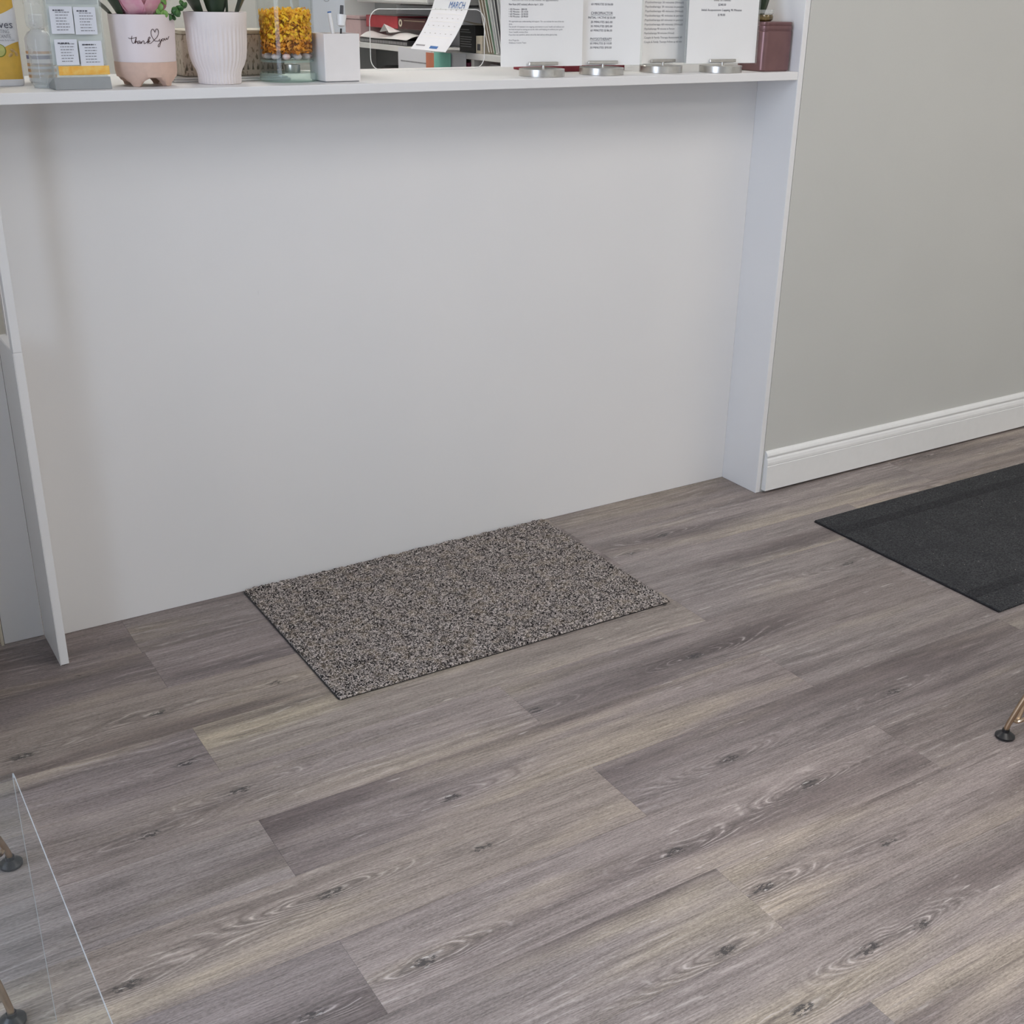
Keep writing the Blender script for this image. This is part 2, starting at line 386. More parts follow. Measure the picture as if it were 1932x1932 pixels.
def floral_mat():
    t = NT('floral_print'); co = t.coord(); sep = t.n('ShaderNodeSeparateXYZ'); t.link(co, sep.inputs[0])
    z = sep.outputs[2]; x = sep.outputs[0]
    base = (0.66, 0.58, 0.49)
    mp = t.n('ShaderNodeMapping'); mp.inputs['Scale'].default_value = (1, 1, 0.35); t.link(co, mp.inputs[0])
    n1 = t.ramp(t.noise(mp.outputs[0], 240, 2), 0.56, 0.63); n2 = t.ramp(t.noise(mp.outputs[0], 130, 2), 0.62, 0.68)
    cl = t.mix(t.math('MULTIPLY', n1, 0.7), base, (0.26, 0.19, 0.11)); cl = t.mix(t.math('MULTIPLY', n2, 0.8), cl, (0.16, 0.13, 0.08))
    # row of small dark fir shapes near the foot of the box
    fx = t.math('ABSOLUTE', t.math('SUBTRACT', t.math('FRACT', t.math('MULTIPLY', x, 88.0)), 0.5))
    zz = t.math('SUBTRACT', z, 0.012)
    wd = t.math('MULTIPLY', t.math('SUBTRACT', 0.014, zz), 16.0)
    on = t.math('MULTIPLY', t.math('LESS_THAN', fx, wd), t.math('MULTIPLY', t.math('GREATER_THAN', zz, 0.0), t.math('LESS_THAN', zz, 0.014)))
    cl = t.mix(t.math('MULTIPLY', on, 0.85), cl, (0.10, 0.08, 0.05))
    t.link(cl, t.b.inputs['Base Color']); t.b.inputs['Roughness'].default_value = 0.7; MAT['floral'] = t.m
floral_mat()

# ================================================================== SETTING
HS, ZT, D = 1.190, 1.2105, 0.153          # counter underside, counter top, depth of the recess
# floor of single planks
PW, PL = 0.1765, 1.217
floor = struct('floor', newbox(-4.2, 3.2, -5.2, 2.7, -0.05, -0.006), 'subfloor')
pmesh = None
row_joint = {-1: -1.25, 0: -0.66, 1: -1.872, 2: -1.03, 3: -0.659, 4: -1.248, 5: -1.867, 6: -1.245, 7: -1.866, 8: -1.232, 9: -0.62, 10: -1.228}
bmp = newbox(-PL/2+0.0001, PL/2-0.0001, -PW/2+0.0001, PW/2-0.0001, -0.006, 0.0, bev=0.0003)
pmesh = bpy.data.meshes.new('plank'); bmesh.ops.recalc_face_normals(bmp, faces=bmp.faces); bmp.to_mesh(pmesh); bmp.free(); pmesh.materials.append(MAT['plank'])
KN = [(-1.194,-1.492,1.0),(-0.917,-1.317,1.0),(-0.994,-1.174,.9),(-1.832,-1.129,1.0),(-0.793,-0.824,.9),(-1.771,-1.348,1.0),
      (-2.051,-0.822,.8),(-1.868,-0.78,.9),(-0.918,-1.518,.6),(-1.146,-1.687,.9),(-1.03,-1.693,.7),(-1.347,-1.573,.9),
      (-2.182,-1.16,.9),(-1.264,-1.342,.8),(-1.556,-1.157,.6),(-1.532,-1.002,.8),(-1.327,-1.725,.8),(-1.963,-1.357,.8),
      (-1.926,-0.643,.8),(-2.196,-0.459,.9),(-1.918,-0.44,.7),(-1.663,-0.45,.6),(-1.232,-0.83,.6),(-0.44,-0.257,.7),
      (-0.59,-0.31,.6),(-1.42,-1.325,.6),(-0.514,-1.164,.7),(-0.119,-0.65,.7),(-1.08,-1.35,.5),(-0.692,-0.588,.5),(-2.082,-1.156,.6)]
TONE = {}   # tone of single planks, by row and rough centre
TONE_XY = [(-1.7,-1.15,(1.12,1.08,1.0)),(-0.9,-1.32,(1.14,1.10,1.05)),(-1.3,-1.30,(1.08,1.05,1.03)),(-1.0,-0.62,(1.08,1.06,0.98)),
           (-0.6,-1.15,(0.87,0.85,0.85)),(-2.3,-1.32,(0.88,0.86,0.86)),(-1.7,-0.97,(0.96,0.93,0.92)),(-1.0,-0.80,(0.87,0.85,0.84)),(-0.5,-1.48,(1.10,1.07,1.05)),(-1.6,-0.26,(0.95,0.92,0.92)),
           (-2.3,-0.26,(0.76,0.73,0.73)),(-2.0,-0.10,(0.78,0.75,0.75)),(-1.2,-0.44,(1.02,0.98,0.90)),(-2.2,-0.44,(1.02,0.98,0.90)),
           (-0.9,-0.10,(0.88,0.86,0.85)),(0.3,-0.10,(0.92,0.9,0.88)),(-2.2,-0.62,(0.94,0.91,0.91)),(-0.8,-1.85,(1.10,1.08,1.07))]
for k in range(-3, 22):
    j0 = row_joint.get(k, -1.25 + 0.608*((k*3) % 4))
    j0 = j0 - PL*math.floor((j0+3.9)/PL)
    x = j0 - PL
    while x < 2.4:
        yc = -(k+0.5)*PW; xc = x + PL/2
        o = bpy.data.objects.new('plank', pmesh); C.objects.link(o); o.parent = floor
        o.location = (xc, yc, 0)
        rr = random.Random(k*131+int(x*10)); g = rr.uniform(0.90, 1.06); wm = rr.uniform(0.0, 0.03)
        c = (g*(1+wm), g, g*(1-wm))
        for tx, ty, tc in TONE_XY:
            if abs(ty-yc) < PW/2 and x <= tx < x+PL: c = tc
        o.color = (*c, 1)
        kk = [(a-xc, b-yc, s) for a, b, s in KN if x <= a < x+PL and abs(b-yc) < PW/2+0.004][:3]
        while len(kk) < 3:
            seen = -2.6 < xc < 0.2 and -1.9 < yc < 0
            kk.append((rr.uniform(-0.5, 0.5), rr.uniform(-0.07, 0.07), 0.0 if (seen and kk) else rr.choice((0.0, 0.35, 0.6))))
        for nm, v in zip(('knot_a', 'knot_b', 'knot_c'), kk): o[nm] = [float(q) for q in v]
        x += PL
# walls
struct('wall_right', newbox(0.0195, 3.2, -D, -0.03, 0, 2.75), 'wall_paint')
struct('wall_reception', newbox(0.0195, 0.13, -0.03, 2.7, 0, 2.75), 'wall_white')
struct('wall_back', newbox(-2.62, 0.13, 2.7, 2.82, 0, 2.75), 'wall_white')
struct('wall_left', newbox(-4.32, -4.2, -5.2, 2.82, 0, 2.75), 'wall_white')
struct('added_shade_wall', newbox(-2.74, -2.62, -0.62, 2.70, 0, 2.75), 'wall_white')  # added out of view to keep side daylight off the desk's left end
struct('wall_front', newbox(-4.32, 3.32, -5.32, -5.2, 0, 2.75), 'wall_white')
struct('wall_end', newbox(3.2, 3.32, -5.2, -0.03, 0, 2.75), 'wall_white')
struct('ceiling', newbox(-4.32, 3.32, -5.32, 2.82, 2.75, 2.85), 'ceiling_paint')
# window frames and panes added on solid walls around the daylight area lights
def window(name, c, ax, w_, h_):
    bm = bmesh.new(); d = 0.03
    for u0, u1, v0, v1 in ((-w_/2-0.06, w_/2+0.06, -h_/2-0.06, -h_/2), (-w_/2-0.06, w_/2+0.06, h_/2, h_/2+0.06), (-w_/2-0.06, -w_/2, -h_/2, h_/2), (w_/2, w_/2+0.06, -h_/2, h_/2), (-0.02, 0.02, -h_/2, h_/2)):
        if ax == 'y': bx(bm, c[0]+u0, c[0]+u1, c[1], c[1]+d, c[2]+v0, c[2]+v1)
        else: bx(bm, c[0], c[0]+d, c[1]+u0, c[1]+u1, c[2]+v0, c[2]+v1)
    o = struct(name, bm, 'baseboard_paint')
    pane = newbox(c[0]-w_/2, c[0]+w_/2, c[1]+0.002, c[1]+0.006, c[2]-h_/2, c[2]+h_/2) if ax == 'y' else newbox(c[0]+0.002, c[0]+0.006, c[1]-w_/2, c[1]+w_/2, c[2]-h_/2, c[2]+h_/2)
    obj('pane', pane, 'acrylic', o)
window('added_window_1', (-0.4, -5.1995, 1.55), 'y', 4.6, 2.0)
window('added_window_2', (-4.1995, -1.5, 1.55), 'x', 2.2, 1.8)
# moulded baseboard under the right wall (gap below, as in the photo)
prof = [(0, 0.0075), (-0.0165, 0.0075), (-0.0165, 0.086), (-0.0150, 0.0875), (-0.0150, 0.0885), (-0.0165, 0.0900), (-0.0160, 0.098),
        (-0.0135, 0.1065), (-0.0100, 0.1110), (-0.0095, 0.1135), (-0.0130, 0.1165), (-0.0130, 0.1205), (-0.0095, 0.1265), (-0.0040, 0.1320), (0, 0.1325)]
struct('baseboard_right', prism(bmesh.new(), [(-D-0.0003+u, v) for u, v in prof], 0.0235, 3.199, 'x'), 'baseboard_paint')

# ceiling light panels
emis('led', (1.0, 0.945, 0.885), 1.0)
for i, (lx, ly, pw) in enumerate(CEIL_LIGHTS):
    names = ['over the grey runner mat', 'over the right wall', 'nearest the added front window', 'in the far right corner', 'by the left wall', 'behind the reception counter']
    t = thing('ceiling_light', 'flat white ceiling light panel ' + names[i], 'light', (lx, ly, 2.72), 0, 'ceiling light panels')
    obj('light_frame', bx(bx(bx(newbox(-0.32, 0.32, -0.62, -0.60, -0.012, 0.03), -0.32, 0.32, 0.60, 0.62, -0.012, 0.03), -0.32, -0.30, -0.60, 0.60, -0.012, 0.03), 0.30, 0.32, -0.60, 0.60, -0.012, 0.03), 'white_gloss', t)
    mt = MAT['led'].copy(); mt.node_tree.nodes['Principled BSDF'].inputs['Emission Strength'].default_value = pw
    obj('diffuser', newbox(-0.30, 0.30, -0.60, 0.60, -0.008, 0.02), mt, t)

# ================================================================== RECEPTION DESK
t = thing('reception_desk', 'white reception desk front recessed below the long counter', 'desk')
obj('front_panel', newbox(-2.032, -0.0005, 0.0, 0.018, 0.001, HS-0.0005), 'panel', t)
obj('side_panel', newbox(0.0, 0.0185, -D-0.0005, 0.40, 0.0, 2.2, bev=0.0012), 'panel', t)
obj('support_strip', newbox(-2.0483, -2.0308, -0.1437, -0.118, 0.72, HS-0.0005, bev=0.0008), 'panel', t)
leg = obj('support_leg', newbox(-2.0483, -2.0308, -0.1437, 0.017, 0.0015, 0.7195, bev=0.0008), 'panel', t)
obj('edge_band', newbox(-2.0495, -2.0484, -0.1440, 0.017, 0.0, 0.7185), 'panel', leg)
obj('return_panel', newbox(-2.137, -2.0500, 0.019, 0.037, 0.001, HS-0.0005), 'panel', t)
obj('return_edge', newbox(-2.1445, -2.1385, 0.015, 0.30, 0.0, HS-0.0005), 'box_cream', t)
obj('far_panel', newbox(-2.6195, -2.145, 0.30, 0.318, 0.0, HS-0.0005), 'panel', t)
tag(obj('countertop', newbox(-2.6195, -0.0008, -D, 0.30, HS, ZT, bev=0.0012, seg=2), 'panel'), 'long white laminate countertop above the white reception panel', 'countertop')

# clear screen with a rounded pass-through
t = thing('clear_screen', 'clear acrylic counter screen with a rounded pass-through slot', 'screen', (0, 0.184, ZT))
bm = bmesh.new()
hole = rrect(-1.088, -0.769, 0.004, 0.142, 0.028, 8)
outer = [(-2.6, 0.0005), (-0.004, 0.0005), (-0.004, 0.62), (-2.6, 0.62)]
def plate(bm, outer, hole, y0, y1):
    for y in (y0, y1):
        ov = [bm.verts.new((a, y, b)) for a, b in outer]; hv = [bm.verts.new((a, y, b)) for a, b in hole]
        es = [bm.edges.new((ov[i], ov[(i+1) % len(ov)])) for i in range(len(ov))] + [bm.edges.new((hv[i], hv[(i+1) % len(hv)])) for i in range(len(hv))]
        bmesh.ops.triangle_fill(bm, edges=es, use_beauty=True)
    bm.verts.ensure_lookup_table(); n = len(outer)+len(hole)
    for a0, cnt in ((0, len(outer)), (len(outer), len(hole))):
        for i in range(cnt):
            j = (i+1) % cnt
            bm.faces.new([bm.verts[a0+i], bm.verts[a0+j], bm.verts[n+a0+j], bm.verts[n+a0+i]])
    return bm
obj('pane', plate(bm, outer, hole, -0.002, 0.002), 'acrylic', t)
hp = [(a, 0, b) for a, b in hole]
obj('slot_edge', tube(bmesh.new(), hp+[hp[0]], 0.0011, 6, cap=False), 'screen_rim', t, True)
s = obj('taped_sheet', newbox(-1.265, -1.150, 0.0025, 0.0030, 0.055, 0.30), 'paper_cool', t)
bm = bmesh.new(); ring = [(-1.196+0.008*math.cos(a*math.pi/8), 0.0022, 0.165+0.008*math.sin(a*math.pi/8)) for a in range(17)]
obj('ring_mark', tube(bm, ring, 0.0006, 5, cap=False), 'ink_soft', s)

# ================================================================== MATS
W0, W1, H0, H1 = -1.574, -0.676, -0.5905, -0.0035
t = thing('doormat', 'speckled grey-brown looped doormat against the white desk front', 'mat', ((W0+W1)/2, (H0+H1)/2, 0))
hw, hh = (W1-W0)/2, (H1-H0)/2
prof = rrect(-hw-0.0005, hw-0.004, -hh+0.003, hh-0.002, 0.008, 4)
obj('backing', prism(bmesh.new(), prof, 0.0004, 0.0030, 'z'), 'black_rubber', t)
rg = random.Random(3); nx, ny = 300, 196
bm = bmesh.new(); V = []
lump = [[rg.random() for _ in range(80)] for _ in range(80)]
def lumpn(x, y):
    i, j = int(x) % 79, int(y) % 79; a, b = x-int(x), y-int(y)
    a = a*a*(3-2*a); b = b*b*(3-2*b)
    return (lump[i][j]*(1-a)+lump[i+1][j]*a)*(1-b)+(lump[i][j+1]*(1-a)+lump[i+1][j+1]*a)*b
for j in range(ny+1):
    row = []
    for i in range(nx+1):
        x = -hw+0.0015+(2*hw-0.003)*i/nx; y = -hh+0.0015+(2*hh-0.003)*j/ny
        e = min(hw-abs(x), hh-abs(y))
        z = 0.0045 + 0.0036*lumpn((x+2)*48, (y+2)*48) + 0.0034*rg.random()
        if 0.020 < e < 0.027: z -= 0.0022
        if e < 0.004: z = 0.0032 + 0.001*rg.random()
        jx, jy = ((rg.uniform(-.0007, .0007), rg.uniform(-.0007, .0007)) if e > 0.003 else (0, 0))
        row.append(bm.verts.new((x+jx, y+jy, z)))
    V.append(row)
for j in range(ny):
    for i in range(nx): bm.faces.new((V[j][i], V[j][i+1], V[j+1][i+1], V[j+1][i]))
pile = obj('pile', bm, 'doormat', t); pile['kind'] = 'stuff'
t = thing('runner_mat', 'dark charcoal felt runner mat by the right wall', 'mat', (1.0, -0.7225, 0))
obj('mat_body', newbox(-0.999, 0.95, -0.3190, 0.3190, 0.0004, 0.0062, bev=0.0015, seg=2), 'runner', t)
for nm, ya in (('stitched_band', 0.225), ('stitched_band', -0.225)):
    obj(nm, newbox(-0.997, 0.948, ya-0.018, ya+0.018, 0.0058, 0.0068, bev=0.0004), 'runner_band', t)
obj('rubber_edge', newbox(-1.0012, -0.9985, -0.3180, 0.3180, 0.0003, 0.0040), 'black_rubber', t)

# ================================================================== COUNTER OBJECTS (left to right)
# lotion bottle
def superell(a, b, n, cnt=48):
    o = []
    for i in range(cnt):
        th = 2*math.pi*i/cnt; c, s_ = math.cos(th), math.sin(th)
        o.append((a*math.copysign(abs(c)**(2/n), c), b*math.copysign(abs(s_)**(2/n), s_)))
    return o
t = thing('lotion_bottle', 'white and yellow pump lotion bottle at the left end of the counter', 'bottle', (-1.9605, 0.030, ZT))
bm = bmesh.new(); rings = []
for z, k in ((0.0005, 0.94), (0.004, 1.0), (0.10, 1.0), (0.165, 0.98), (0.190, 0.86), (0.200, 0.60), (0.203, 0.40)):
    rings.append([bm.verts.new((x*k, y*k, z)) for x, y in superell(0.0375, 0.021, 3.2)])
for a, b in zip(rings, rings[1:]):
    for i in range(48): bm.faces.new((a[i], a[(i+1)%48], b[(i+1)%48], b[i]))
bm.faces.new(rings[0][::-1]); bm.faces.new(rings[-1])
body = obj('bottle_body', bm, 'lotion_white', t, True)
def front_y(x): return -0.0210*(max(0.0, 1-abs(x/0.0375)**3.2))**(1/3.2)
def lot_patch(name, mat, f0, f1, x0, x1, off):
    bm = bmesh.new()
    def f(u, v):
        x = x0+(x1-x0)*u; z = f0(u)+(f1(u)-f0(u))*v
        return (x, front_y(x)-off, z)
    return obj(name, grid_surf(bm, f, 24, 4), mat, body, True)
lot_patch('label_band', 'lotion_yellow', lambda u: 0.013, lambda u: 0.068+0.010*math.sin(u*3.0-1.6)+0.004*u, -0.034, 0.0340, 0.0004)
lot_patch('label_top', 'lotion_yellow', lambda u: 0.136-0.010*math.sin(u*3.14)*0.6+0.008*abs(2*u-1), lambda u: 0.183, -0.0325, 0.0325, 0.0004)
text('lettering', 'St.Ives', 0.020, 'ink', body, 0.001, 0.1065, -0.0222)
text('lettering', 'EXFOLIATING', 0.0095, 'ink_soft', body, -0.004, 0.0975, -0.0222, width=0.044)
text('lettering', 'HYDRATANTE', 0.0095, 'ink_soft', body, -0.003, 0.0885, -0.0222, width=0.046)
text('lettering', 'Oatmeal & Shea Butter Body Lotion', 0.0042, 'ink_soft', body, 0.0, 0.0835, -0.0222, width=0.052)
bm = bmesh.new(); lathe(bm, [(0.0, 0.0), (0.012, 0.0), (0.012, 0.0006), (0.0, 0.0006)], 24)
o = obj('lime_slice', bm, 'lime_rind', body); o.rotation_euler = (R(90), 0, 0); o.location = (-0.004, -0.0216, 0.066)
bm = bmesh.new(); lathe(bm, [(0.0, 0.0), (0.0105, 0.0), (0.0105, 0.0006), (0.0, 0.0006)], 24)
o2 = obj('lime_flesh', bm, 'lime_flesh', body); o2.rotation_euler = (R(90), 0, 0); o2.location = (-0.0045, -0.0220, 0.0665)
for ax, az, ar in ((0.020, 0.066, 30), (0.015, 0.058, -40), (0.026, 0.060, 65)):
    bm = bmesh.new(); bmesh.ops.create_uvsphere(bm, u_segments=10, v_segments=6, radius=1.0)
    bmesh.ops.scale(bm, vec=(0.0055, 0.0009, 0.0032), verts=bm.verts)
    o = obj('almond', bm, 'almond', body, True); o.location = (ax, front_y(ax)-0.0006, az); o.rotation_euler = (0, R(ar), 0)
obj('pump', lathe(lathe(bmesh.new(), [(0.014, 0.203), (0.014, 0.218), (0.005, 0.220), (0.005, 0.240)], 20, close=True), [(0.011, 0.240), (0.011, 0.250), (0.004, 0.252)], 20, close=True), 'lotion_white', t, True)

# small white bottle behind the clear one
t = thing('label_bottle', 'small white bottle with an orange striped label behind the clear bottle', 'bottle', (-1.872, 0.095, ZT))
obj('bottle_body', lathe(bmesh.new(), [(0.024, 0.0005), (0.027, 0.003), (0.027, 0.085), (0.020, 0.096), (0.012, 0.100), (0.012, 0.112)], 32, close=True), 'lotion_white', t, True)
for z0, z1, mt in ((0.010, 0.016, 'label_orange'), (0.021, 0.027, 'label_orange'), (0.032, 0.038, 'label_orange'), (0.046, 0.053, 'label_blue'), (0.056, 0.061, 'label_orange')):
    obj('label_stripe', lathe(bmesh.new(), [(0.0274, z0), (0.0274, z1)], 32), mt, t, True)
obj('cap', lathe(bmesh.new(), [(0.014, 0.110), (0.014, 0.128), (0.012, 0.130)], 24, close=True), 'white_gloss', t, True)

# clear dispenser bottle
t = thing('clear_bottle', 'clear plastic bottle with translucent cap beside the lotion', 'bottle', (-1.899, -0.040, ZT))
obj('bottle_body', lathe(bmesh.new(), [(0.017, 0.0005), (0.0215, 0.004), (0.0222, 0.010), (0.0222, 0.086), (0.0205, 0.094), (0.0135, 0.104), (0.0120, 0.1065)], 32, rfun=lambda r, z, a: r*(1+0.012*math.cos(12*a)) if z < 0.06 else r, close=True), 'bottle_clear', t, True)
obj('liquid', lathe(bmesh.new(), [(0.015, 0.005), (0.0200, 0.009), (0.0200, 0.043)], 32, close=True), 'liquid', t, True)
obj('base_ring', lathe(bmesh.new(), [(0.0165, 0.0004), (0.019, 0.0004), (0.019, 0.006), (0.0165, 0.006)], 24), 'acrylic_edge', t, True)
obj('cap', lathe(bmesh.new(), [(0.0125, 0.1066), (0.0190, 0.112), (0.0200, 0.118), (0.0200, 0.175), (0.016, 0.180)], 32, close=True), 'bottle_clear', t, True)

# business card holder: grey wedge foot, clear upright, four cards, honey strip
t = thing('card_holder', 'clear acrylic stand of printed cards on a grey wedge base', 'card holder', (-1.842, -0.100, ZT))
obj('wedge_base', prism(bmesh.new(), [(-0.018, 0.0005), (0.045, 0.0005), (0.045, 0.006), (-0.011, 0.0225)], -0.053, 0.053, 'x'), 'silver_grey', t)
u = obj('clear_upright', newbox(-0.051, 0.054, -0.003, 0.001, 0.018, 0.200, bev=0.0006), 'acrylic_holder', t); u.location = (0, 0.004, 0)
obj('back_leaf', newbox(-0.051, 0.054, 0.010, 0.012, 0.018, 0.200), 'acrylic_holder', t)
obj('insert_sheet', newbox(-0.047, 0.051, 0.0075, 0.0080, 0.044, 0.196), 'mint_paper', t)
def lines(parent, x0, x1, zs, y, mat='ink_soft', h=0.0016, jitter=0.3, name='print_line', seed=1):
    rg = random.Random(seed); bm = bmesh.new()
    for z in zs:
        x = x0; xe = x1 - (x1-x0)*jitter*rg.random()
        while x < xe:
            wl = rg.uniform(0.0022, 0.0065); bx(bm, x, min(x+wl, xe), y-0.0002, y, z, z+h); x += wl+0.0012
    return obj(name, bm, mat, parent)
card_specs = [(-0.044, -0.002, 0.100, 0.148, 'paper_cool'), (0.000, 0.041, 0.0985, 0.147, 'paper_cool'), (-0.042, 0.000, 0.044, 0.090, 'paper_cool'), (0.003, 0.046, 0.042, 0.087, 'paper_cool')]
for i, (x0, x1, z0, z1, mt) in enumerate(card_specs):
    c = obj('card', newbox(x0, x1, -0.0005, 0.0005, z0, z1), mt, t); c.location = (0, -0.0005, 0)
    lines(c, x0+0.010, x1-0.004, [z0+0.006+0.0052*q for q in range(7)], -0.0007, seed=i)
    lines(c, x0+0.006, x0+0.030, [z1-0.008], -0.0007, 'ink', 0.0024, seed=i+9)
h_ = obj('honey_strip', newbox(-0.040, 0.056, -0.0010, 0.0005, 0.0255, 0.0420, bev=0.0004), 'honey', t)
obj('top_label', newbox(-0.046, 0.048, 0.0062, 0.0070, 0.152, 0.185), 'acrylic_edge', t)

# pot with flowers ------------------------------------------------
PX, PY = -1.700, -0.050
t = thing('flower_pot', 'white and peach footed pot with thank you lettering and pink rose', 'pot', (PX, PY, ZT))
obj('pot_body', lathe(bmesh.new(), [(0.0600, 0.0465), (0.0606, 0.052), (0.0626, 0.095), (0.0640, 0.1335), (0.0632, 0.1345), (0.0595, 0.1340), (0.0570, 0.115), (0.054, 0.060), (0.0, 0.058)], 56), 'pot_glaze', t, True)
bm = bmesh.new(); n = 96; legs = [R(-132), R(-50), R(48), R(130)]
def foot_z(a):
    dmin = min(abs((a-l+math.pi) % (2*math.pi) - math.pi) for l in legs)
    q = max(0.0, (dmin-0.16)/0.42)
    return 0.0006 + 0.0165*min(1.0, q)**0.55 if q > 0 else 0.0006
rows = []
for r_out, zf in ((0.0608, lambda a: 0.0466), (0.0606, lambda a: 0.030), (0.0585, lambda a: max(0.0185, foot_z(a))), (0.0535, lambda a: max(0.010, foot_z(a)) if foot_z(a) < 0.012 else foot_z(a)), (0.0505, foot_z), (0.0385, foot_z), (0.040, lambda a: 0.022)):
    rows.append([bm.verts.new((r_out*math.cos(2*math.pi*i/n), r_out*math.sin(2*math.pi*i/n), zf(2*math.pi*i/n-math.pi))) if False else
                 bm.verts.new((r_out*math.cos(2*math.pi*i/n), r_out*math.sin(2*math.pi*i/n), zf(2*math.pi*i/n))) for i in range(n)])
for a, b in zip(rows, rows[1:]):
    for i in range(n): bm.faces.new((a[i], a[(i+1)%n], b[(i+1)%n], b[i]))
bm.faces.new(rows[-1])
obj('clay_foot', bm, 'pot_clay', t, True)
obj('soil', lathe(bmesh.new(), [(0.0, 0.124), (0.030, 0.125), (0.0575, 0.122)], 32), 'soil', t, True)
STROKES = [[(-132.1,.0919),(-129.4,.0906),(-124.5,.0911),(-120.5,.0922),(-117.4,.0932)],[(-124.9,.0955),(-126.4,.0895),(-126.0,.0839),(-124.5,.0819),(-122.2,.0828),(-119.9,.0872),(-117.3,.0936),(-119.1,.0872),(-120.6,.0816),(-118.1,.0856),(-116.7,.086),(-116.8,.082),(-115.8,.0816)],[(-111.6,.0861),(-113.9,.0865),(-115.3,.0845),(-115.1,.0817),(-113.1,.0825),(-111.7,.0857),(-111.7,.0817),(-110.1,.0829)],[(-109.8,.0857),(-109.6,.0817),(-108.0,.0853),(-105.6,.0869),(-104.8,.0849),(-105.0,.0817),(-103.1,.0821),(-99.4,.085)],[(-99.4,.085),(-95.6,.0898),(-93.4,.0922),(-94.8,.0938),(-97.0,.0906),(-99.0,.0813),(-97.5,.0853),(-95.4,.0874),(-94.8,.0853),(-97.2,.0845),(-94.8,.0817),(-92.0,.0833)],[(-92.0,.0833),(-86.8,.0881),(-81.5,.0929),(-77.9,.0992),(-77.7,.1057),(-79.9,.1085),(-82.6,.1065),(-84.2,.1021),(-85.8,.1065),(-88.1,.1081),(-90.7,.105),(-91.3,.0986),(-89.5,.0929),(-86.8,.0881),(-83.8,.0861),(-79.6,.086)],[(-79.6,.086),(-77.4,.0872),(-76.2,.09),(-76.6,.0863),(-74.5,.0855),(-72.3,.0895),(-74.9,.0815),(-77.7,.0759),(-79.8,.0759),(-79.5,.0791),(-75.6,.0831),(-72.1,.0871)],[(-72.1,.0871),(-70.9,.0895),(-67.9,.0902),(-67.3,.0874),(-69.8,.0862),(-71.5,.0879),(-70.3,.0903)],[(-67.2,.0882),(-64.9,.0909),(-65.2,.0885),(-63.2,.0877),(-60.0,.0916),(-59.8,.0888),(-57.5,.0891),(-53.7,.0943)]]
bm = bmesh.new()
for s_ in STROKES:
    pts = smooth_path([(a, z, 0) for a, z in s_], 3)
    rad = lambda z: 0.0606+(z-0.052)*0.0465+0.0003
    tube(bm, [(rad(q.y)*math.cos(R(q.x)), rad(q.y)*math.sin(R(q.x)), q.y) for q in pts], 0.00058, 5)
obj('lettering', bm, 'ink_brown', t, True)
def petal(size, cup, ang, tilt, r0, z0):
    def f(u, v):
        a = (u-0.5)*2; w_ = math.sin(min(1, v*1.15+0.05)*math.pi*0.55)**0.8
        x = a*size*0.80*w_; y = cup*(a*a)*0.40*size + 0.20*size*v*v - 0.35*size*v; z = v*size*(1-0.25*a*a)
        p = Vector((x, y, z)); p = Matrix.Rotation(tilt, 3, 'X') @ p; p += Vector((0, -r0, z0))
        return Matrix.Rotation(ang, 3, 'Z') @ p
    return f
rose = obj('rose', lathe(bmesh.new(), [(0.004, 0.118), (0.016, 0.140), (0.014, 0.165), (0.005, 0.175)], 16, close=True), 'rose_pink', t, True)
rose.location = (-0.004, -0.012, 0)
rg = random.Random(5)
for ring_, (cnt, sz, tl, rr_) in enumerate(((4, 0.050, -0.25, 0.008), (5, 0.054, -0.05, 0.016), (6, 0.060, 0.42, 0.020))):
    for i in range(cnt):
        bm = bmesh.new(); grid_surf(bm, petal(sz, 0.8, 2*math.pi*i/cnt+ring_*0.5+rg.uniform(-.1, .1), tl+rg.uniform(-.08, .08), rr_, 0.118), 8, 8, 0.0008)
        obj('petal', bm, 'rose_pink', rose, True)
def leaf(parent, base, dirv, length, width, mat, droop=0.2, name='leaf', n=8):
    base = Vector(base); d = Vector(dirv).normalized(); side = d.cross(Vector((0, 0, 1)))
    if side.length < 0.05: side = d.cross(Vector((0.3, -1, 0)))
    side.normalize(); up2 = side.cross(d).normalized()
    def f(u, v):
        w_ = width*math.sin(math.pi*(0.06+0.94*v)**0.85 if v < 1 else 3.1415)
        a = (u-0.5)*2
        return base + d*(v*length) + side*(a*w_*0.5) + up2*(abs(a)*w_*0.16) - Vector((0, 0, droop*length*v*v))
    bm = bmesh.new(); grid_surf(bm, f, 4, n, 0.0007); return obj(name, bm, mat, parent, True)
leaf(t, (-0.045, -0.020, 0.124), (-0.55, -0.1, 1), 0.10, 0.045, 'leaf_dark')
leaf(t, (-0.050, 0.012, 0.124), (-0.9, 0.1, 1), 0.09, 0.035, 'leaf_dark')
leaf(t, (0.020, -0.030, 0.124), (0.1, -0.3, 1), 0.05, 0.016, 'leaf_dark')
leaf(t, (0.030, 0.020, 0.124), (0.6, 0.3, 1), 0.09, 0.04, 'leaf_dark')
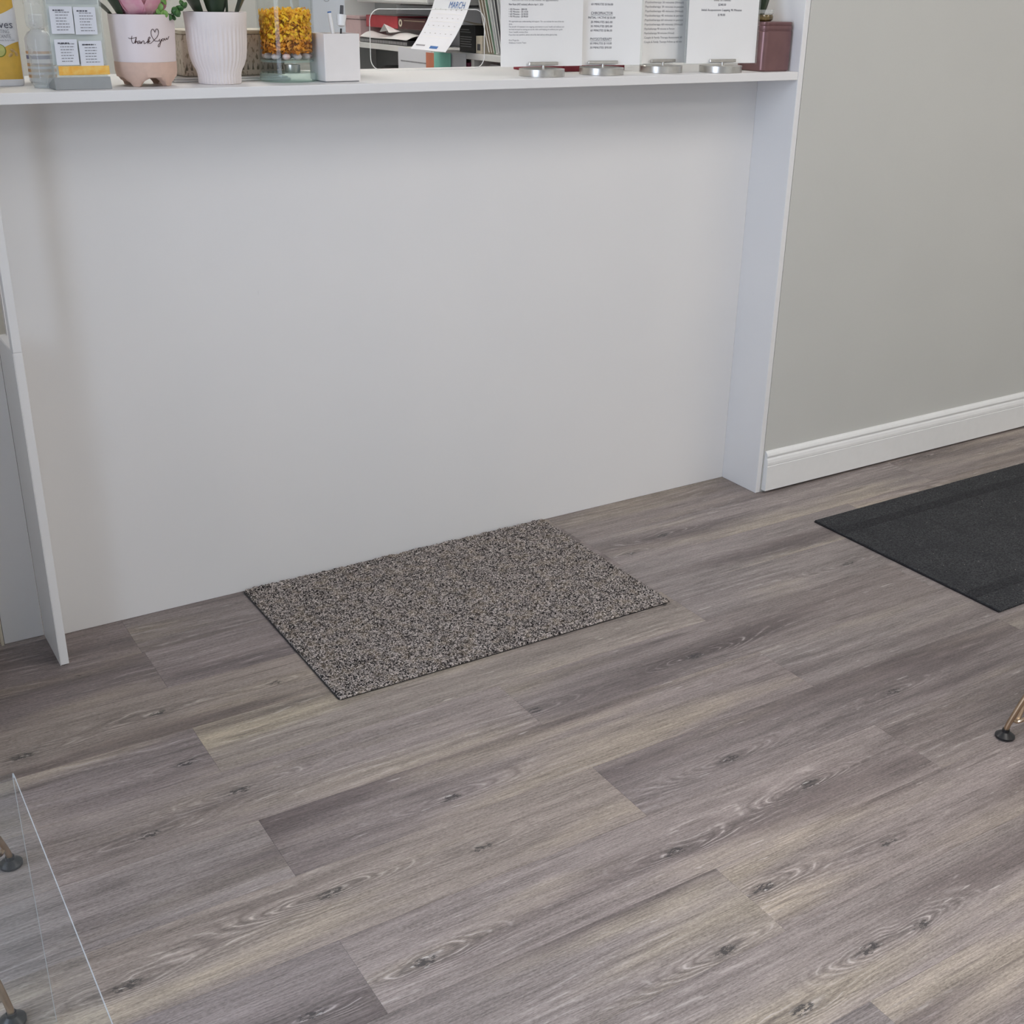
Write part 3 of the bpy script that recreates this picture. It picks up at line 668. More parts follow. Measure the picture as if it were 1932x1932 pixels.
# little round-leaf sprigs
def sprig(parent, pts, rad, mat, seed, count=8):
    rg = random.Random(seed); path = smooth_path(pts, 4)
    st = obj('sprig', tube(bmesh.new(), path, 0.0009, 5), 'leaf_dark', parent, True)
    for i in range(count):
        p = path[int((0.25+0.75*i/max(1, count-1))*(len(path)-1))]
        bm = bmesh.new(); bmesh.ops.create_uvsphere(bm, u_segments=10, v_segments=6, radius=1.0)
        bmesh.ops.scale(bm, vec=(rad, rad*0.35, rad*0.95), verts=bm.verts)
        o = obj('round_leaf', bm, mat, st, True)
        o.location = p + Vector((rg.uniform(-1, 1), rg.uniform(-1, 0.3), rg.uniform(-1, 1)))*rad*0.9
        o.rotation_euler = (rg.uniform(-.6, .6), rg.uniform(-.6, .6), rg.uniform(-.9, .9))
sprig(t, [(0.022, -0.040, 0.124), (0.026, -0.046, 0.142), (0.030, -0.050, 0.160)], 0.0078, 'leaf_lime', 1, 8)
sprig(t, [(0.036, -0.036, 0.124), (0.052, -0.042, 0.138), (0.068, -0.044, 0.146), (0.076, -0.046, 0.152)], 0.0068, 'leaf_green', 2, 9)
sprig(t, [(0.040, -0.040, 0.128), (0.052, -0.048, 0.134), (0.060, -0.052, 0.132)], 0.0070, 'leaf_green', 3, 5)

# ribbed white planter ---------------------------------------------
t = thing('ribbed_planter', 'white ribbed ceramic planter with dark green leaves', 'planter', (-1.548, -0.050, ZT))
prof = [(0.0425, 0.0005), (0.0438, 0.003), (0.0440, 0.018), (0.0465, 0.027), (0.0520, 0.037), (0.0565, 0.050), (0.0590, 0.066), (0.0604, 0.086), (0.0612, 0.105), (0.0620, 0.112), (0.0640, 0.1375), (0.0630, 0.1395), (0.0590, 0.1390), (0.056, 0.120), (0.0, 0.119)]
obj('pot_body', lathe(bmesh.new(), prof, 240, rfun=lambda r, z, a: r*(1+0.013*math.cos(40*a)) if 0.0 < z < 0.110 and r > 0.03 else r), 'ceramic_matte', t, True)
obj('soil', lathe(bmesh.new(), [(0.0, 0.126), (0.0565, 0.124)], 32), 'soil', t, True)
for b, d_, L, w_, dr in (((-0.035, -0.018, 0.122), (-0.62, -0.15, 1), 0.17, 0.055, 0.1), ((-0.008, -0.025, 0.122), (-0.10, -0.2, 1), 0.18, 0.050, 0.1), ((0.038, -0.010, 0.122), (0.50, -0.1, 1), 0.17, 0.055, 0.15), ((0.012, 0.02, 0.122), (0.15, 0.3, 1), 0.20, 0.05, 0.1), ((-0.02, 0.03, 0.122), (-0.4, 0.5, 1), 0.18, 0.05, 0.1)):
    leaf(t, b, d_, L, w_, 'leaf_dark', dr)
obj('stem', tube(bmesh.new(), smooth_path([(0.018, -0.022, 0.12), (0.020, -0.024, 0.20), (0.035, -0.02, 0.30)], 4), 0.0026, 6), 'leaf_dark', t, True)

# floral box on a stacked white ledge
t = thing('white_tray', 'low white stepped tray under the floral box', 'tray', (-1.500, 0.085, ZT))
obj('tray_base', newbox(-0.130, 0.130, -0.085, 0.085, 0.0005, 0.0045, bev=0.001), 'white_gloss', t)
obj('tray_step', newbox(-0.126, 0.126, -0.078, 0.080, 0.0048, 0.0080, bev=0.001), 'white_gloss', t)
t = thing('floral_box', 'cream box printed with small brown flowers behind the planters', 'box', (-1.480, 0.095, ZT+0.0083))
obj('box_body', newbox(-0.115, 0.115, -0.055, 0.055, 0.0003, 0.084, bev=0.003, seg=2), 'floral', t)
obj('lid', newbox(-0.117, 0.117, -0.057, 0.057, 0.0845, 0.093, bev=0.004, seg=2), 'box_cream', t)
bm = bmesh.new()
for i in range(5):
    grid_surf(bm, (lambda i: lambda u, v: (-0.083+(u-0.5)*0.010*math.sin(math.pi*(0.15+0.8*v))+(i-2)*0.0028*v, -0.0565-0.0015*math.sin(math.pi*u), 0.058+v*0.024))(i), 4, 5)
obj('pink_flower', bm, 'rose_pink', t, True)

# glass vase ---------------------------------------------------------
t = thing('glass_vase', 'clear glass cylinder vase of yellow tulle and candies', 'vase', (-1.388, -0.030, ZT))
obj('vase_wall', lathe(bmesh.new(), [(0.0600, 0.0185), (0.0600, 0.195), (0.0585, 0.196), (0.0570, 0.195), (0.0570, 0.0187)], 56), 'glass_vase', t, True)
obj('thick_base', lathe(bmesh.new(), [(0.0560, 0.0004), (0.0600, 0.003), (0.0602, 0.016), (0.0580, 0.0183)], 56, close=True), 'glass_green', t, True)
obj('inner_disc', lathe(bmesh.new(), [(0.0555, 0.0400), (0.0563, 0.0410), (0.0563, 0.0435), (0.0555, 0.0440)], 48, close=True), 'glass_green', t, True)
obj('tealight', lathe(lathe(bmesh.new(), [(0.0155, 0.0186), (0.0165, 0.020), (0.0165, 0.0330)], 32, close=True), [(0.0172, 0.0330), (0.0172, 0.0345)], 32, close=True), 'silver', t, True).location = (0.006, -0.012, 0)
rg = random.Random(11)
def crinkle(seed, cnt, rmax, z0, z1, wid):
    rg = random.Random(seed); bm = bmesh.new()
    for _ in range(cnt):
        a = rg.uniform(0, 6.283); r = rmax*math.sqrt(rg.random()); p = Vector((r*math.cos(a), r*math.sin(a), rg.uniform(z0, z1)))
        d = Vector((rg.uniform(-1, 1), rg.uniform(-1, 1), rg.uniform(-.6, .6))).normalized(); s_ = d.orthogonal().normalized()
        L = rg.uniform(0.010, 0.022); prev = None
        for i in range(6):
            q = p + d*(L*i/5) + s_.cross(d)*(0.0025*(-1)**i)
            rr_ = math.hypot(q.x, q.y)
            if rr_ > rmax+0.001: q.x *= (rmax+0.001)/rr_; q.y *= (rmax+0.001)/rr_
            q.z = max(z0-0.004, min(z1+0.008, q.z))
            cur = (bm.verts.new(q - s_*wid), bm.verts.new(q + s_*wid))
            if prev: bm.faces.new((prev[0], cur[0], cur[1], prev[1]))
            prev = cur
    return bm
o = obj('yellow_tulle', crinkle(1, 1500, 0.053, 0.085, 0.140, 0.0022), 'tulle_yellow', t); o['kind'] = 'stuff'
o = obj('orange_tulle', crinkle(2, 900, 0.053, 0.060, 0.110, 0.0022), 'tulle_orange', t); o['kind'] = 'stuff'
for i in range(16):
    a = 2*math.pi*i/11+0.3; r = 0.043 if i < 11 else 0.024
    bm = bmesh.new(); bmesh.ops.create_uvsphere(bm, u_segments=12, v_segments=8, radius=1.0); bmesh.ops.scale(bm, vec=(0.0115, 0.0085, 0.0068), verts=bm.verts)
    o = obj('candy', bm, 'candy_pink' if i % 3 == 1 else 'candy_clear', t, True); o.location = (r*math.cos(a), r*math.sin(a), 0.0515); o.rotation_euler = (0, 0, a)

# pen cup -------------------------------------------------------------
t = thing('pen_cup', 'square white pen cup on the counter beside the glass vase', 'cup', (-1.2905, -0.060, ZT))
bm = bmesh.new(); a, h, th = 0.0415, 0.0975, 0.0025
def sq(bm, prof, n=8):
    rings = []
    for h_, z, r in prof: rings.append([bm.verts.new((a_, b_, z)) for a_, b_ in rrect(-h_, h_, -h_, h_, r, n)])
    m_ = len(rings[0])
    for a_, b_ in zip(rings, rings[1:]):
        for i in range(m_): bm.faces.new((a_[i], a_[(i+1)%m_], b_[(i+1)%m_], b_[i]))
    bm.faces.new(rings[0][::-1]); bm.faces.new(rings[-1]); return bm
obj('cup_walls', sq(bm, [(a, 0.0027, 0.0015), (a, h, 0.0015), (a-th, h, 0.001), (a-th, 0.0065, 0.001)], 3), 'white_plastic', t)
obj('cup_foot', newbox(-a+0.003, a-0.003, -a+0.003, a-0.003, 0.0004, 0.0026), 'folder_grey', t)
tp = thing('pen', 'white pen leaning left inside the square white cup', 'pen', (-1.284, -0.050, ZT+0.0072))
dirp = Vector((-0.014, 0.014, 0.130))
obj('barrel', tube(bmesh.new(), [Vector((0.010, 0, 0)), Vector((0.010, 0, 0))+dirp], 0.0042, 12), 'white_gloss', tp, True)
obj('pen_tip', tube(bmesh.new(), [Vector((0.010, 0, 0))+dirp+Vector((-0.004, 0, 0.001)), Vector((0.010, 0, 0))+dirp+Vector((0.004, 0, 0.002))], 0.0016, 8), 'ink_blue', tp, True)
tp = thing('brush_marker', 'grey flat-headed marker leaning right inside the square white cup', 'marker', (-1.290, -0.048, ZT+0.0072))
p0, p1 = Vector((0.014, 0.0, 0.0)), Vector((0.034, 0.016, 0.145))
obj('barrel', tube(bmesh.new(), [p0, p0.lerp(p1, 0.68)], [0.0016, 0.0022], 8), 'box_black', tp, True)
obj('paddle', tube(bmesh.new(), [p0.lerp(p1, 0.70), p0.lerp(p1, 0.72), p0.lerp(p1, 0.87)], [0.002, 0.0085, 0.0110], 10), 'white_gloss', tp, True)
obj('head', tube(bmesh.new(), [p0.lerp(p1, 0.88), p1], [0.0045, 0.0040], 8), 'folder_dark', tp, True)

# ------------------------------------------------------------------ price sheets on round silver stands
def sign(label, x, y, rz, width, build, holder=True):
    t = thing('sign_holder', label, 'sign', (x, y, ZT), R(rz), 'price sheets on round silver stands')
    obj('round_base', lathe(bmesh.new(), [(0.0550, 0.0005), (0.0550, 0.0160), (0.0543, 0.0168)], 48, close=True), 'silver', t, True)
    obj('stem', tube(bmesh.new(), [(0, -0.007, 0.0165), (0, -0.007, 0.0300)], 0.0035, 12), 'silver', t, True)
    obj('clip_bar', newbox(-0.040, 0.040, -0.0105, -0.0040, 0.0245, 0.0320, bev=0.001), 'silver', t)
    s = obj('sheet', newbox(-width/2, width/2, -0.0006, 0.0, 0.0215, 0.300), 'paper', t)
    s.rotation_euler = (R(-1.5), 0, 0)
    if holder:
        obj('clear_sleeve', newbox(-width/2-0.006, width/2+0.006, 0.0006, 0.0020, 0.0205, 0.302), 'acrylic_holder', t).rotation_euler = (R(-1.5), 0, 0)
    build(s, width); return t
def s1(s, w_):
    x0 = -w_/2+0.021
    text('lettering', 'effective the first of the month. All appointments', 0.0062, 'ink_soft', s, x0+0.008, 0.1655, -0.0012, 'LEFT', 0.125)
    text('lettering', 'New Rates (HST included) effective April 1, 2024', 0.0062, 'ink', s, x0, 0.1560, -0.0012, 'LEFT', 0.092)
    for i, q in enumerate(('\u2022 30 Minutes - $84.00', '\u2022 45 Minutes - $114.00', '\u2022 60 Minutes - $130.00', '\u2022 90 Minutes - $190.00')):
        text('lettering', q, 0.0056, 'ink', s, x0, 0.1455-0.0052*i, -0.0012, 'LEFT')
    for i, (q, wd) in enumerate((('We appreciate your understanding and support. This rate includes the cost of the visit', 0.150), ('time.', 0.010), ('The benefit of treatment is an ongoing commitment to your health and wellness and', 0.150), ('we look forward to seeing you at the clinic and helping you achieve your goals.', 0.147), ('Your health comes first.', 0.052), ('If you have any questions, please ask at the desk and we will be glad to help.', 0.132))):
        text('lettering', q, 0.0050, 'ink_soft', s, x0, 0.1195-0.0058*i, -0.0012, 'LEFT', wd)
    text('lettering', 'Kind Regards,', 0.0050, 'ink_soft', s, x0, 0.0785, -0.0012, 'LEFT'); text('lettering', 'Wellness Centre Team', 0.0050, 'ink_soft', s, x0, 0.0728, -0.0012, 'LEFT')
def s2(s, w_):
    xc = -0.004
    for q, z, sz in (('60 MINUTES $156.00', 0.1575, 0.0070), ('CHIROPRACTOR', 0.1370, 0.0085), ('INITIAL / ACTIVE $135.00', 0.1275, 0.0070), ('20 MINUTES $65.00', 0.1175, 0.0070), ('30 MINUTES $95.00', 0.1080, 0.0070), ('60 MINUTES $186.00', 0.0985, 0.0070), ('PHYSIOTHERAPY', 0.0785, 0.0085), ('60 MINUTES $110.00', 0.0690, 0.0070), ('30 MINUTES $90.00', 0.0595, 0.0070)):
        text('lettering', q, sz, 'ink', s, xc, z, -0.0012, 'CENTER', 0.058 if sz > 0.008 else (0.072 if 'ACTIVE' in q else 0.058))
    obj('underline', bx(newbox(xc-0.029, xc+0.029, -0.0012, -0.0009, 0.1350, 0.1356), xc-0.028, xc+0.028, -0.0012, -0.0009, 0.0765, 0.0771), 'ink', s)
def s3(s, w_):
    for i, q in enumerate(('Psychotherapy 30 minutes (Virtual)', 'Psychotherapy 30 minutes in person', 'Psychotherapy 45 minutes (Virtual)', 'Psychotherapy 45 minutes in person', 'Psychotherapy 60 minutes in person', 'Psychotherapy 60 minutes (Virtual)', 'Psychotherapy 90 minutes in Person', 'Psychotherapy 90 minutes (Virtual)', 'Couple & Family Therapy Assessment 60', 'Couple & Family Therapy Follow up 60 min')):
        text('lettering', q, 0.0070, 'ink_soft', s, -0.060, 0.1630-0.0103*i, -0.0012, 'LEFT', 0.125 if i not in (6, 7) else 0.098)
def s4(s, w_):
    for q, z, wd in (('Initial 90 Minutes', 0.1700, 0.050), ('$240.00', 0.1590, 0.023), ('Initial Acupuncture Cupping 90 Minutes', 0.1465, 0.122), ('$190.00', 0.1350, 0.022)):
        text('lettering', q, 0.0078, 'ink', s, -0.008, z, -0.0012, 'CENTER', wd)
sign('white letter sheet of new rates, leftmost of the four silver stands', -0.757, -0.068, -3, 0.224, s1, False)
sign('price sheet headed CHIROPRACTOR and PHYSIOTHERAPY on a round silver stand', -0.580, -0.066, -11, 0.208, s2)
sign('psychotherapy price sheet on a round silver stand, half hidden by its neighbours', -0.377, -0.044, 2, 0.205, s3)
sign('acupuncture cupping price sheet on a round silver stand beside the rose gold canister', -0.219, -0.0925, -7, 0.212, s4)
t = thing('notebook', 'dark red notebook lying on the counter behind the price sheets', 'notebook', (-0.560, 0.100, ZT))
obj('cover', newbox(-0.130, 0.130, -0.060, 0.070, 0.0004, 0.0140, bev=0.001), 'book_red', t)
obj('spine_knob', newbox(-0.060, -0.052, -0.0625, -0.056, 0.010, 0.0205), 'book_red', t)

# rose gold canister with a glass lid jar and plant
t = thing('canister', 'rose gold square metal canister at the right end of the counter', 'canister', (-0.0545, -0.073, ZT))
obj('tin_body', sq(bmesh.new(), [(0.0490, 0.0005, 0.014), (0.0520, 0.004, 0.016), (0.0520, 0.098, 0.016), (0.0500, 0.100, 0.015), (0.0500, 0.1015, 0.015)]), 'rose_gold', t, True)
obj('tin_lid', sq(bmesh.new(), [(0.0508, 0.1017, 0.015), (0.0515, 0.1035, 0.016), (0.0515, 0.1120, 0.016), (0.0500, 0.1130, 0.015), (0.0508, 0.1145, 0.016), (0.0508, 0.1210, 0.016), (0.0490, 0.1220, 0.015)]), 'rose_gold', t, True)
t = thing('jar', 'small amber glass jar with leaves on the rose gold canister', 'jar', (-0.070, -0.066, ZT+0.1224))
obj('jar_body', lathe(bmesh.new(), [(0.026, 0.0003), (0.031, 0.004), (0.0315, 0.011), (0.029, 0.016)], 32, close=True), 'amber', t, True)
obj('jar_rim', lathe(bmesh.new(), [(0.029, 0.0165), (0.0335, 0.020), (0.0340, 0.028), (0.0320, 0.028), (0.0300, 0.020)], 32), 'bottle_clear', t, True)
for b, d_, L, w_ in (((-0.012, -0.005, 0.014), (-0.35, 0, 1), 0.13, 0.022), ((0.0, 0.0, 0.014), (-0.05, 0.1, 1), 0.15, 0.020), ((0.006, 0, 0.014), (0.30, 0.1, 1), 0.13, 0.020), ((-0.016, 0.006, 0.014), (-0.7, 0.2, 1), 0.12, 0.025), ((-0.018, -0.012, 0.014), (-0.15, -0.1, 1), 0.12, 0.024)):
    leaf(t, b, d_, L, w_, 'leaf_dark', 0.15)

# ================================================================== BEHIND THE COUNTER
t = thing('shelving_unit', 'white open shelving unit along the wall behind the counter', 'shelf', (0, 0, 0))
XS = -0.270
for z0, z1 in ((1.180, 1.2000), (1.040, 1.058), (0.72, 0.74), (1.62, 1.64)):
    obj('shelf_board', newbox(XS, -0.004, 0.62, 2.40, z0, z1, bev=0.0008), 'shelf_board', t)
obj('back_board', newbox(-0.0035, 0.0185, 0.60, 2.42, 0.0, 1.75), 'shelf_back_shaded', t)
obj('end_board', newbox(XS, -0.004, 2.405, 2.42, 0.0, 1.75), 'shelf_board', t)
obj('end_board', newbox(XS, -0.004, 0.602, 0.615, 0.0, 1.039), 'shelf_board', t)
obj('divider', newbox(XS+0.004, -0.006, 1.105, 1.125, 1.0585, 1.1795), 'shelf_board', t)
obj('divider', newbox(XS+0.004, -0.006, 1.600, 1.618, 1.0585, 1.1795), 'shelf_back_shaded', t)

def flat_sheet(name, label, cat, y0, y1, z0, z1, mat, x, lines_=None, group=None):
    """sheet in the YZ plane facing -X"""
    t = thing(name, label, cat, (x, (y0+y1)/2, z1), R(-90), group)
    w_ = abs(y1-y0)
    s = obj('sheet', newbox(-w_/2, w_/2, -0.0006, 0.0, z0-z1, 0.0), mat, t)
    if lines_: lines(s, -w_/2+0.02, w_/2-0.02, lines_, -0.0008, 'ink_soft', 0.0045, seed=3)
    return t
flat_sheet('notice_sheet', 'white printed notice hanging from the shelf edge below the calendar', 'paper', 1.400, 1.660, 1.062, 1.196, 'paper_cool', XS-0.0015, [-0.048, -0.100])
flat_sheet('sticky_note', 'orange sticky note hanging from the shelf edge', 'sticky note', 1.350, 1.436, 1.100, 1.188, 'sticky_orange', XS-0.0035)
flat_sheet('sticky_note', 'teal sticky note hanging from the shelf edge', 'sticky note', 1.250, 1.372, 1.095, 1.193, 'sticky_teal', XS-0.0055)
flat_sheet('notice_sheet', 'blank white sheet hanging right of the teal sticky note', 'paper', 1.150, 1.255, 1.10, 1.196, 'paper_cool', XS-0.0015)
# calendar: curls out towards the front at its foot
t = thing('wall_calendar', 'white March calendar page hanging from the shelf and curling out', 'calendar', (XS-0.004, 1.215, 1.64), R(-90))
CW = 0.250
def calf(u, v):            # v 0 top .. 1 bottom
    q = max(0.0, (v-0.45)/0.55)
    return ((u-0.5)*CW, -0.110*q**1.9, -v*0.435)
bm = bmesh.new(); grid_surf(bm, calf, 4, 24, 0.0006); page = obj('page', bm, 'paper_cool', t, True)
mo = text('lettering', 'MARCH', 0.030, 'ink_blue', page, 0.0, 0.0, 0.0, width=0.105)
mo.rotation_euler = (0, 0, 0); mo.location = (0, 0, 0)
for v in mo.data.vertices:
    q = calf(0.5+(v.co.x+0.045)/CW, (0.302-v.co.y*1.0)/0.435); v.co = (q[0], q[1]-0.0016, q[2])
def cal_lines(zs, x0, x1, mat, h, seed, words=True):
    bm = bmesh.new(); rg = random.Random(seed)
    for v in zs:
        xa = x0
        while xa < x1:
            wl = rg.uniform(0.005, 0.012) if words else x1-x0
            a0 = calf(0.5+xa/CW, v); b0 = calf(0.5+min(xa+wl, x1)/CW, v+h/0.435)
            vs = [bm.verts.new(q) for q in ((a0[0], a0[1]-0.0016, a0[2]), (b0[0], a0[1]-0.0016, a0[2]), (b0[0], b0[1]-0.0016, b0[2]), (a0[0], b0[1]-0.0016, b0[2]))]
            bm.faces.new(vs); xa += wl+(0.028 if words else 1)
    return obj('print_line', bm, mat, page)
cal_lines([0.700], -0.10, 0.10, 'ink_soft', 0.004, 1)
cal_lines([0.735, 0.79, 0.845, 0.90], -0.105, 0.105, 'paper', 0.0012, 2, False)
cal_lines([0.765, 0.82, 0.875], -0.10, 0.10, 'folder_grey', 0.002, 3)
cal_lines([0.965], 0.0, 0.055, 'ink_blue', 0.008, 4, False)
cal_lines([0.962], -0.105, -0.04, 'ink_soft', 0.004, 5, False)

# two binders, comb-bound booklet, pink box, cardboard box and printer
ZB = 1.2003
t = thing('comb_bound_booklet', 'thick comb-bound booklet with white cover under the red binder', 'booklet', (XS+0.13, 1.80, ZB), 0)
obj('page_block', newbox(-0.125, 0.045, -0.205, 0.205, 0.0005, 0.018, bev=0.001), 'book_dark', t)
bm = bmesh.new()
grid_surf(bm, lambda u, v: (-0.127+0.11*v, -0.20+0.40*u, 0.0185+0.020*math.sin(math.pi*min(1, v*1.1+0.05))*(0.6+0.4*math.sin(u*7))+0.012*v), 16, 8, 0.001)
obj('white_cover', bm, 'white_gloss', t, True)
bm = bmesh.new()
for i in range(34): bx(bm, -0.1262, -0.1252, -0.198+0.012*i, -0.192+0.012*i, 0.003, 0.013)
obj('comb_teeth', bm, 'folder_grey', t)
obj('rear_block', newbox(-0.012, 0.045, -0.20, 0.20, 0.0182, 0.0540, bev=0.001), 'paper', t)
t = thing('ring_binder', 'bright red ring binder lying on the white booklet', 'binder', (XS+0.16, 1.892, ZB+0.0545), 0, 'binders on the shelf')
obj('cover', newbox(-0.115, 0.015, -0.137, 0.137, 0.0005, 0.0440, bev=0.002), 'binder_red', t)
obj('page_block', newbox(-0.10, 0.0145, -0.130, 0.130, 0.0445, 0.0452), 'paper', t)
t = thing('ring_binder', 'dark maroon ring binder with a round finger hole beside the red one', 'binder', (XS+0.16, 1.640, ZB+0.0545), 0, 'binders on the shelf')
obj('cover', newbox(-0.115, 0.015, -0.112, 0.112, 0.0005, 0.0400, bev=0.002), 'binder_maroon', t)
o = obj('finger_ring', lathe(bmesh.new(), [(0.007, 0), (0.013, 0), (0.013, 0.0015), (0.007, 0.0015)], 20), 'box_cream', t, True); o.rotation_euler = (0, R(-90), 0); o.location = (-0.1152, 0.088, 0.022)
obj('spine_line', newbox(-0.1158, -0.1150, -0.105, 0.060, 0.030, 0.0325), 'folder_tan', t)
tag(obj('loose_paper', grid_surf(bmesh.new(), lambda u, v: (XS+0.006+0.06*v, 1.74+0.10*u, 1.2425+0.030*max(0, 1-abs(2*u-1)*1.3)*(1-v)+0.006*v), 8, 4, 0.0006), 'paper', None, True), 'crumpled white paper corner poking out above the booklet', 'paper')
t = thing('pink_box', 'translucent pink box at the far end of the shelf', 'box', (XS+0.11, 2.15, ZB))
obj('box_body', newbox(-0.07, 0.07, -0.075, 0.075, 0.0005, 0.080, bev=0.003), 'pink_clear', t)
obj('lid', newbox(-0.073, 0.073, -0.078, 0.078, 0.0802, 0.092, bev=0.002), 'pink_clear', t)
t = thing('carton', 'plain white carton supporting the printer on the shelf', 'box', (-0.045, 1.77, ZB))
obj('carton_body', newbox(-0.040, 0.038, -0.27, 0.27, 0.0005, 0.135, bev=0.002), 'paper_cool', t)
obj('tape_strip', newbox(-0.0408, -0.0401, -0.27, 0.27, 0.095, 0.103), 'folder_grey', t)
t = thing('printer', 'white desktop printer on the carton behind the counter', 'printer', (-0.135, 1.76, ZB+0.1355))
obj('printer_body', newbox(-0.120, 0.125, -0.30, 0.29, 0.008, 0.165, bev=0.008, seg=2), 'white_gloss', t)
obj('paper_slot', newbox(-0.1212, -0.1195, -0.18, 0.18, 0.060, 0.075), 'box_black', t)
obj('rubber_foot', newbox(0.055, 0.12, -0.25, 0.25, 0.0003, 0.0082), 'folder_dark', t)
# black rounded case on the lower board
t = thing('black_case', 'black rounded case on the lower shelf seen through the slot', 'case', (XS+0.075, 1.790, 1.0582))
obj('case_body', sq(bmesh.new(), [(0.060, 0.0005, 0.02), (0.070, 0.010, 0.03), (0.070, 0.045, 0.03), (0.062, 0.058, 0.026), (0.045, 0.063, 0.02)]), 'case_black', t, True).scale = (0.9, 1.35, 1.0)
obj('zip_line', sq(bmesh.new(), [(0.0708, 0.030, 0.03), (0.0708, 0.032, 0.03)]), 'folder_dark', t, True).scale = (0.9, 1.35, 1.0)
# black printed carton, cream carton
t = thing('black_carton', 'black carton with white small print and open cream flap', 'box', (XS+0.055, 1.152, ZB))
obj('carton_body', newbox(-0.050, 0.060, -0.050, 0.055, 0.0005, 0.085, bev=0.001), 'box_black', t)
obj('open_flap', grid_surf(bmesh.new(), lambda u, v: (-0.048+0.10*v, -0.050+0.105*u, 0.0856+0.012*(1-v)*(0.3+u)), 4, 4, 0.0008), 'box_cream', t)
bm = bmesh.new(); rg = random.Random(4)
for i in range(8):
    if i in (5,): continue
    bx(bm, -0.0506, -0.0501, -0.030+0.02*rg.random(), 0.048, 0.018+0.0075*i, 0.0205+0.0075*i)
obj('print_line', bm, 'folder_grey', t)
t = thing('cream_carton', 'small cream carton beside the black printed carton', 'box', (XS+0.050, 1.076, ZB))
obj('carton_body', newbox(-0.045, 0.05, -0.020, 0.020, 0.0005, 0.055, bev=0.001), 'box_cream', t)
obj('print_mark', newbox(-0.0456, -0.0451, -0.010, 0.010, 0.010, 0.030), 'folder_dark', t)
# leaning files
cols = ['folder_tan', 'folder_tan', 'folder_green', 'paper', 'folder_grey', 'folder_dark', 'paper', 'folder_grey', 'folder_dark', 'paper', 'folder_grey', 'folder_dark']
desc = ['tan file folder leaning against the cream carton', 'second tan file folder from the cream carton', 'green file folder leaning in the row of files', 'white magazine leaning beside the green folder',
        'grey magazine third from the green folder', 'black magazine in the middle of the leaning files', 'white booklet just right of the black magazine', 'grey booklet fourth from the right end of the leaning files',
        'black booklet third from the right end of the leaning files', 'white file second from the right end of the leaning files', 'grey file at the right end of the leaning files', 'black file behind the rates sheet']
for i, (c, ds) in enumerate(zip(cols, desc)):
    yb = 1.018 - 0.0155*i; th = 0.005 if i % 3 else 0.008
    lean = R(24 - 1.3*i)
    t = thing('file_folder', ds, 'file', (XS+0.012, yb, ZB+0.0032), 0, 'files leaning on the shelf')
    o = obj('cover', newbox(0.0, 0.215, -th/2, th/2, 0.0, 0.30-0.006*(i % 4), bev=0.0004), c, t); o.rotation_euler = (-lean, 0, 0)
    o = obj('page_edge', newbox(-0.0006, 0.0002, -th*0.3, th*0.3, 0.004, 0.28), 'paper' if c != 'paper' else 'folder_grey', t); o.rotation_euler = (-lean, 0, 0)
tag(obj('dark_bay_filler', newbox(XS+0.003, -0.03, 0.64, 1.0, 1.0585, 1.172, bev=0.003), 'folder_dark'), 'dark grey filler block for the shaded inside of the lower shelf bay', 'box')  # block added for the shade inside the cubby below the files
tag(obj('maroon_carton', newbox(XS+0.003, -0.03, 1.135, 1.20, 1.0585, 1.168, bev=0.001), 'maroon_item'), 'small maroon carton in the lower shelf bay beside a divider', 'box')

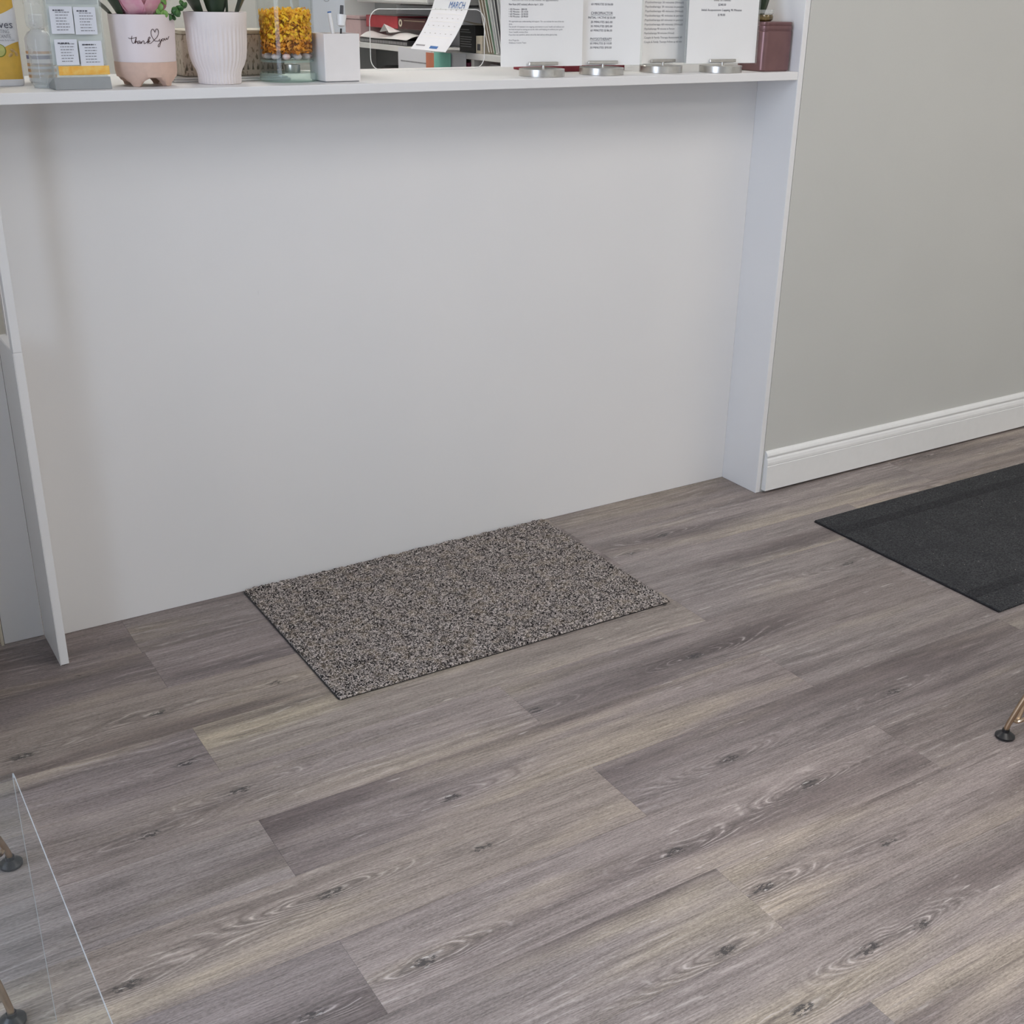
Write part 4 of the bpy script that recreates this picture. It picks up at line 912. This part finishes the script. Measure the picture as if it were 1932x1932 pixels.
# ================================================================== CHAIRS AND CLEAR TABLE
def chair(label, cx, cy, rot, feet_r, seat_r):
    t = thing('wire_chair', label, 'chair', (cx, cy, 0), rot, 'gold wire-leg chairs')
    seat = bmesh.new()
    grid_surf(seat, lambda u, v: ((u-0.5)*2*seat_r*math.sqrt(max(0.05, 1-((v-0.5)*2)**4*0.5)), (v-0.5)*2*seat_r*0.95*math.sqrt(max(0.05, 1-((u-0.5)*2)**4*0.5)), 0.425+0.020*((u-0.5)*2)**4+0.010*((v-0.5)*2)**4), 16, 16, 0.005)
    obj('seat', seat, 'white_gloss', t, True)
    bk = bmesh.new()
    grid_surf(bk, lambda u, v: ((u-0.5)*2*seat_r*(0.95-0.25*v*v), seat_r*(0.80+0.22*v)-0.07*((u-0.5)*2)**2*0+0.03*v-0.10*abs((u-0.5)*2)**2.5*(1-v*0.3), 0.44+0.36*v), 16, 12, 0.005)
    obj('backrest', bk, 'white_gloss', t, True)
    F = [(feet_r*math.cos(R(45+90*i)), feet_r*math.sin(R(45+90*i))) for i in range(4)]
    for i, (fx, fy) in enumerate(F):
        topx, topy = fx*0.42, fy*0.42
        lg = obj('leg', tube(bmesh.new(), smooth_path([(fx, fy, 0.014), (fx*0.93, fy*0.93, 0.075), (topx, topy, 0.415)], 6), 0.0055, 10), 'gold_wire', t, True)
        nx_, ny_ = F[(i+1) % 4]; px_, py_ = F[(i-1) % 4]
        for (ox, oy) in ((nx_, ny_), (px_, py_)):
            obj('brace', tube(bmesh.new(), smooth_path([(fx*0.955, fy*0.955, 0.040), (fx*0.88+ox*0.04, fy*0.88+oy*0.04, 0.052), (fx*0.62+ox*0.30, fy*0.62+oy*0.30, 0.19), (fx*0.25+ox*0.32, fy*0.25+oy*0.32, 0.415)], 6), 0.0042, 8), 'gold_wire', lg, True)
        obj('foot_pad', lathe(bmesh.new(), [(0.016, 0.0004), (0.0195, 0.002), (0.0195, 0.006), (0.0135, 0.0105), (0.0080, 0.0140), (0.0075, 0.020)], 24, cx=fx, cy=fy, close=True), 'black_rubber', t, True)
    ms = bmesh.new(); bx(ms, -0.12, 0.12, -0.012, 0.012, 0.410, 0.420); bx(ms, -0.012, 0.012, -0.12, 0.12, 0.4092, 0.4198)
    obj('seat_mount', ms, 'black_rubber', t)
    return t
chair('white shell chair on gold wire legs at the left behind the clear table', -2.492, -0.931, R(79.5), 0.2605, 0.232)
chair('white shell chair on gold wire legs at the right edge in front of the runner', -0.200, -1.520, R(-69.7), 0.2752, 0.215)
# clear acrylic waterfall table
t = thing('acrylic_table', 'clear acrylic waterfall side table at the lower left', 'table', (0, 0, 0))
TX0, TX1, TY0, TY1, TH = -3.10, -2.289, -1.80, -1.172, 0.450
th = 0.006
def wf(off):
    r = 0.03; o = []
    for k in range(7):
        a = R(0+90*k/6); o.append((TY1-r+(r-off)*math.cos(a), TH-r+(r-off)*math.sin(a)))
    for k in range(7):
        a = R(90+90*k/6); o.append((TY0+r+(r-off)*math.cos(a), TH-r+(r-off)*math.sin(a)))
    return [(TY1-off, 0.0005)] + o + [(TY0+off, 0.0005)]
A, B = wf(0), wf(th)
obj('bent_sheet', prism(bmesh.new(), A + B[::-1], TX0, TX1-0.0006, 'x'), 'acrylic_table', t)
obj('polished_edge', prism(bmesh.new(), A + B[::-1], TX1-0.0005, TX1, 'x'), 'table_edge', t)
